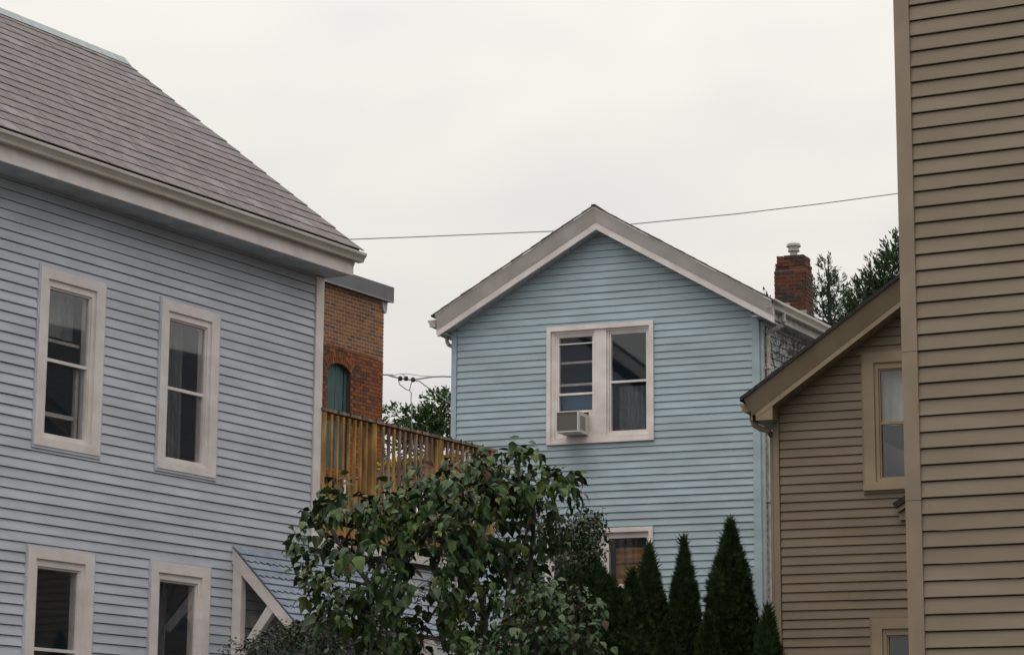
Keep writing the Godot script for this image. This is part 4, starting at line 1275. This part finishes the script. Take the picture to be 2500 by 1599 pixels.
	loose_tree("conifer", "thin ragged conifer just right of the chimney", "tree", Vector3(6.95, 0, -52.2), Vector3(6.85, 13.0, -52.0), [[Vector3(6.838, 12.940, -52.000), Vector3(0.104, 0.225, 0.200), 24], [Vector3(6.814, 12.577, -52.000), Vector3(0.208, 0.208, 0.300), 49], [Vector3(6.631, 12.259, -52.000), Vector3(0.260, 0.225, 0.300), 68], [Vector3(7.034, 12.533, -52.000), Vector3(0.156, 0.225, 0.200), 31], [Vector3(7.071, 12.127, -52.000), Vector3(0.225, 0.295, 0.300), 68], [Vector3(6.713, 11.899, -52.000), Vector3(0.347, 0.277, 0.400), 93], [Vector3(5.614, 12.253, -52.000), Vector3(0.191, 0.104, 0.300), 22]], Color(0.042, 0.07, 0.042), 0.11, 0.03, true)
	loose_tree("conifer", "bushy conifer rising behind the tan gable roof", "tree", Vector3(8.0, 0, -48.4), Vector3(8.1, 13.4, -48.0), [[Vector3(7.773, 12.244, -48.000), Vector3(0.320, 0.480, 0.500), 160], [Vector3(7.518, 11.824, -48.000), Vector3(0.480, 0.400, 0.600), 260], [Vector3(7.104, 11.571, -48.000), Vector3(0.320, 0.320, 0.500), 140], [Vector3(8.027, 12.582, -48.000), Vector3(0.240, 0.400, 0.500), 100], [Vector3(7.913, 11.243, -48.000), Vector3(1.040, 0.560, 0.800), 500], [Vector3(7.013, 11.154, -48.000), Vector3(0.400, 0.320, 0.500), 160]], Color(0.042, 0.074, 0.03), 0.12, 0.035, true)

func cables():
	var o := thing("utility_wire", "long overhead utility wire sagging across the sky behind the pale blue gable", "wire", Vector3(0.872, 12.604, -47.000))
	XF = Transform3D(Basis.IDENTITY, -o.position)
	var b := mb()
	b.tube([Vector3(-3.693, 12.099, -45.860), Vector3(-3.155, 12.179, -46.000), Vector3(-1.990, 12.300, -46.300), Vector3(0.873, 12.609, -47.020), Vector3(2.380, 12.847, -47.390), Vector3(4.498, 13.192, -47.900), Vector3(6.194, 13.504, -48.300), Vector3(7.877, 13.834, -48.690), Vector3(8.796, 14.014, -48.900)], 0.011, 0.011, 6)
	put("strand", b, M.wire, o)
	var c := thing("service_cable", "spliced service cables with dark connectors left of the pale blue house", "cable", Vector3(-2.189, 10.026, -49.000))
	XF = Transform3D(Basis.IDENTITY, -c.position)
	for q in [[[Vector3(-2.894, 10.046, -49.000), Vector3(-2.579, 10.074, -49.000), Vector3(-2.380, 10.066, -49.000), Vector3(-2.190, 10.089, -49.000), Vector3(-2.041, 10.077, -49.000), Vector3(-1.817, 10.045, -49.000), Vector3(-1.609, 10.038, -49.000), Vector3(-1.212, 10.036, -49.000), Vector3(-0.822, 10.026, -49.000)], 0.007], [[Vector3(-2.894, 10.088, -49.000), Vector3(-2.529, 10.065, -49.000), Vector3(-2.396, 10.024, -49.000), Vector3(-2.263, 10.000, -49.000), Vector3(-2.147, 9.967, -49.000), Vector3(-1.998, 9.968, -49.000), Vector3(-1.816, 9.994, -49.000), Vector3(-1.609, 10.029, -49.000), Vector3(-1.402, 10.039, -49.000), Vector3(-1.203, 10.032, -49.000), Vector3(-0.822, 10.018, -49.000)], 0.016], [[Vector3(-2.530, 10.074, -49.000), Vector3(-2.413, 10.049, -49.000), Vector3(-2.297, 10.008, -49.000)], 0.009], [[Vector3(-2.296, 9.974, -49.000), Vector3(-2.270, 9.874, -49.000), Vector3(-2.211, 9.824, -49.000), Vector3(-2.127, 9.766, -49.000), Vector3(-2.061, 9.749, -49.000), Vector3(-2.027, 9.691, -49.000), Vector3(-2.033, 9.565, -49.000), Vector3(-2.022, 9.356, -49.000), Vector3(-2.011, 9.105, -49.000), Vector3(-2.000, 8.939, -49.000), Vector3(-1.978, 8.523, -49.000)], 0.011], [[Vector3(-2.014, 9.959, -49.000), Vector3(-2.046, 9.842, -49.000), Vector3(-2.061, 9.758, -49.000)], 0.01], [[Vector3(-1.981, 9.951, -49.000), Vector3(-1.865, 9.935, -49.000), Vector3(-1.731, 9.835, -49.000), Vector3(-1.564, 9.719, -49.000), Vector3(-1.397, 9.594, -49.000), Vector3(-1.314, 9.528, -49.000), Vector3(-0.981, 9.363, -49.000)], 0.012], [[Vector3(-2.206, 10.076, -49.000), Vector3(-2.147, 10.009, -49.000)], 0.008]]:
		b = mb()
		b.tube(q[0], q[1], q[1], 6)
		put("strand", b, M.wire, c)
	for p in [Vector3(-2.255, 9.992, -49.000), Vector3(-2.139, 9.992, -49.000), Vector3(-1.998, 9.968, -49.000)]:
		b = mb()
		b.lathe([Vector2(0.0, -0.05), Vector2(0.035, -0.045), Vector2(0.048, -0.015), Vector2(0.046, 0.02), Vector2(0.03, 0.045), Vector2(0.0, 0.05)], p, 8)
		put("connector", b, M.dark, c)
	XF = Transform3D.IDENTITY

# bare vine stems over the shaded side of the pale blue house
func wall_vine():
	var h := get_node("pale_blue_house") as Node3D
	var side := Transform3D(Basis(Vector3.UP, deg_to_rad(84.86)), Vector3(-9.53 + 11.85, EYE, 0))
	var v := thing("climbing_vine", "tangle of bare brown vine stems under the gutter of the pale blue house", "vine", h.transform * side * Vector3(1.2, 2.0, 0.03))
	XF = v.transform.affine_inverse() * h.transform * side
	var b := mb()
	for i in 26:
		var x := rng.randf_range(0.2, 2.6)
		var y := rng.randf_range(2.0, 4.6) if i % 2 else rng.randf_range(4.4, 5.4)
		var pts := [Vector3(x, y, 0.025)]
		var d := Vector3(rng.randf_range(-0.25, 0.4), 1.0, 0.0)
		for k in 14:
			d = (d + Vector3(rng.randf_range(-0.5, 0.5), 0.16, 0)).normalized()
			var p: Vector3 = pts[-1] + d * 0.12
			p.z = 0.03 + rng.randf() * 0.02
			p.y = minf(p.y, 6.5)
			p.x = clampf(p.x, 0.15, 3.4)
			pts.append(p)
		b.tube(pts, 0.007, 0.004, 4)
	put("stems", b, M.twig, v)
	b = mb()
	for i in 240:
		var p := Vector3(rng.randf_range(0.3, 2.4), rng.randf_range(6.15, 6.5), rng.randf_range(0.02, 0.18))
		if i % 3 == 0:
			p = Vector3(1.3 + rng.randfn() * 0.28, 6.05 + rng.randfn() * 0.16, 0.08 + rng.randf() * 0.1)
		var pts := [p]
		for k in 4:
			pts.append(pts[-1] + Vector3(rng.randf_range(-1, 1), rng.randf_range(-0.9, 0.6), rng.randf_range(-0.4, 0.4)) * 0.1)
			pts[-1].z = clampf(pts[-1].z, 0.02, 0.3)
		b.tube(pts, 0.0045, 0.002, 4)
	stuff(put("twigs", b, M.twig, v))
	XF = Transform3D.IDENTITY

func far_house():
	var h := thing("distant_house", "small grey house with a dark roof far behind the deck railing", "house", Vector3(-3.2, 0, -62.0), deg_to_rad(20))
	XF = Transform3D.IDENTITY
	pbox("wall", h, M.far_wall, -1.6, 0.5, 0, 9.75, -4, 0)
	pslab("roof", h, M.shingle_dark, [Vector2(-1.8, 10.35), Vector2(0.75, 9.7), Vector2(0.75, 9.8), Vector2(-1.8, 10.5)], -4.2, 0.2)
	pslab("gable_wall", h, M.far_wall, [Vector2(-1.6, 9.75), Vector2(0.5, 9.75), Vector2(-1.6, 10.3)], -4, 0)
	for i in 2:
		var w := bars("window", h, M.white, -0.9 + i * 0.8, -0.45 + i * 0.8, 8.0, 9.0, 0.05, 0.05, 0.05, 0.05, -0.02, 0.03)
		pbox("pane", w, M.dark, -0.85 + i * 0.8, -0.5 + i * 0.8, 8.05, 8.95, 0.004, 0.01)
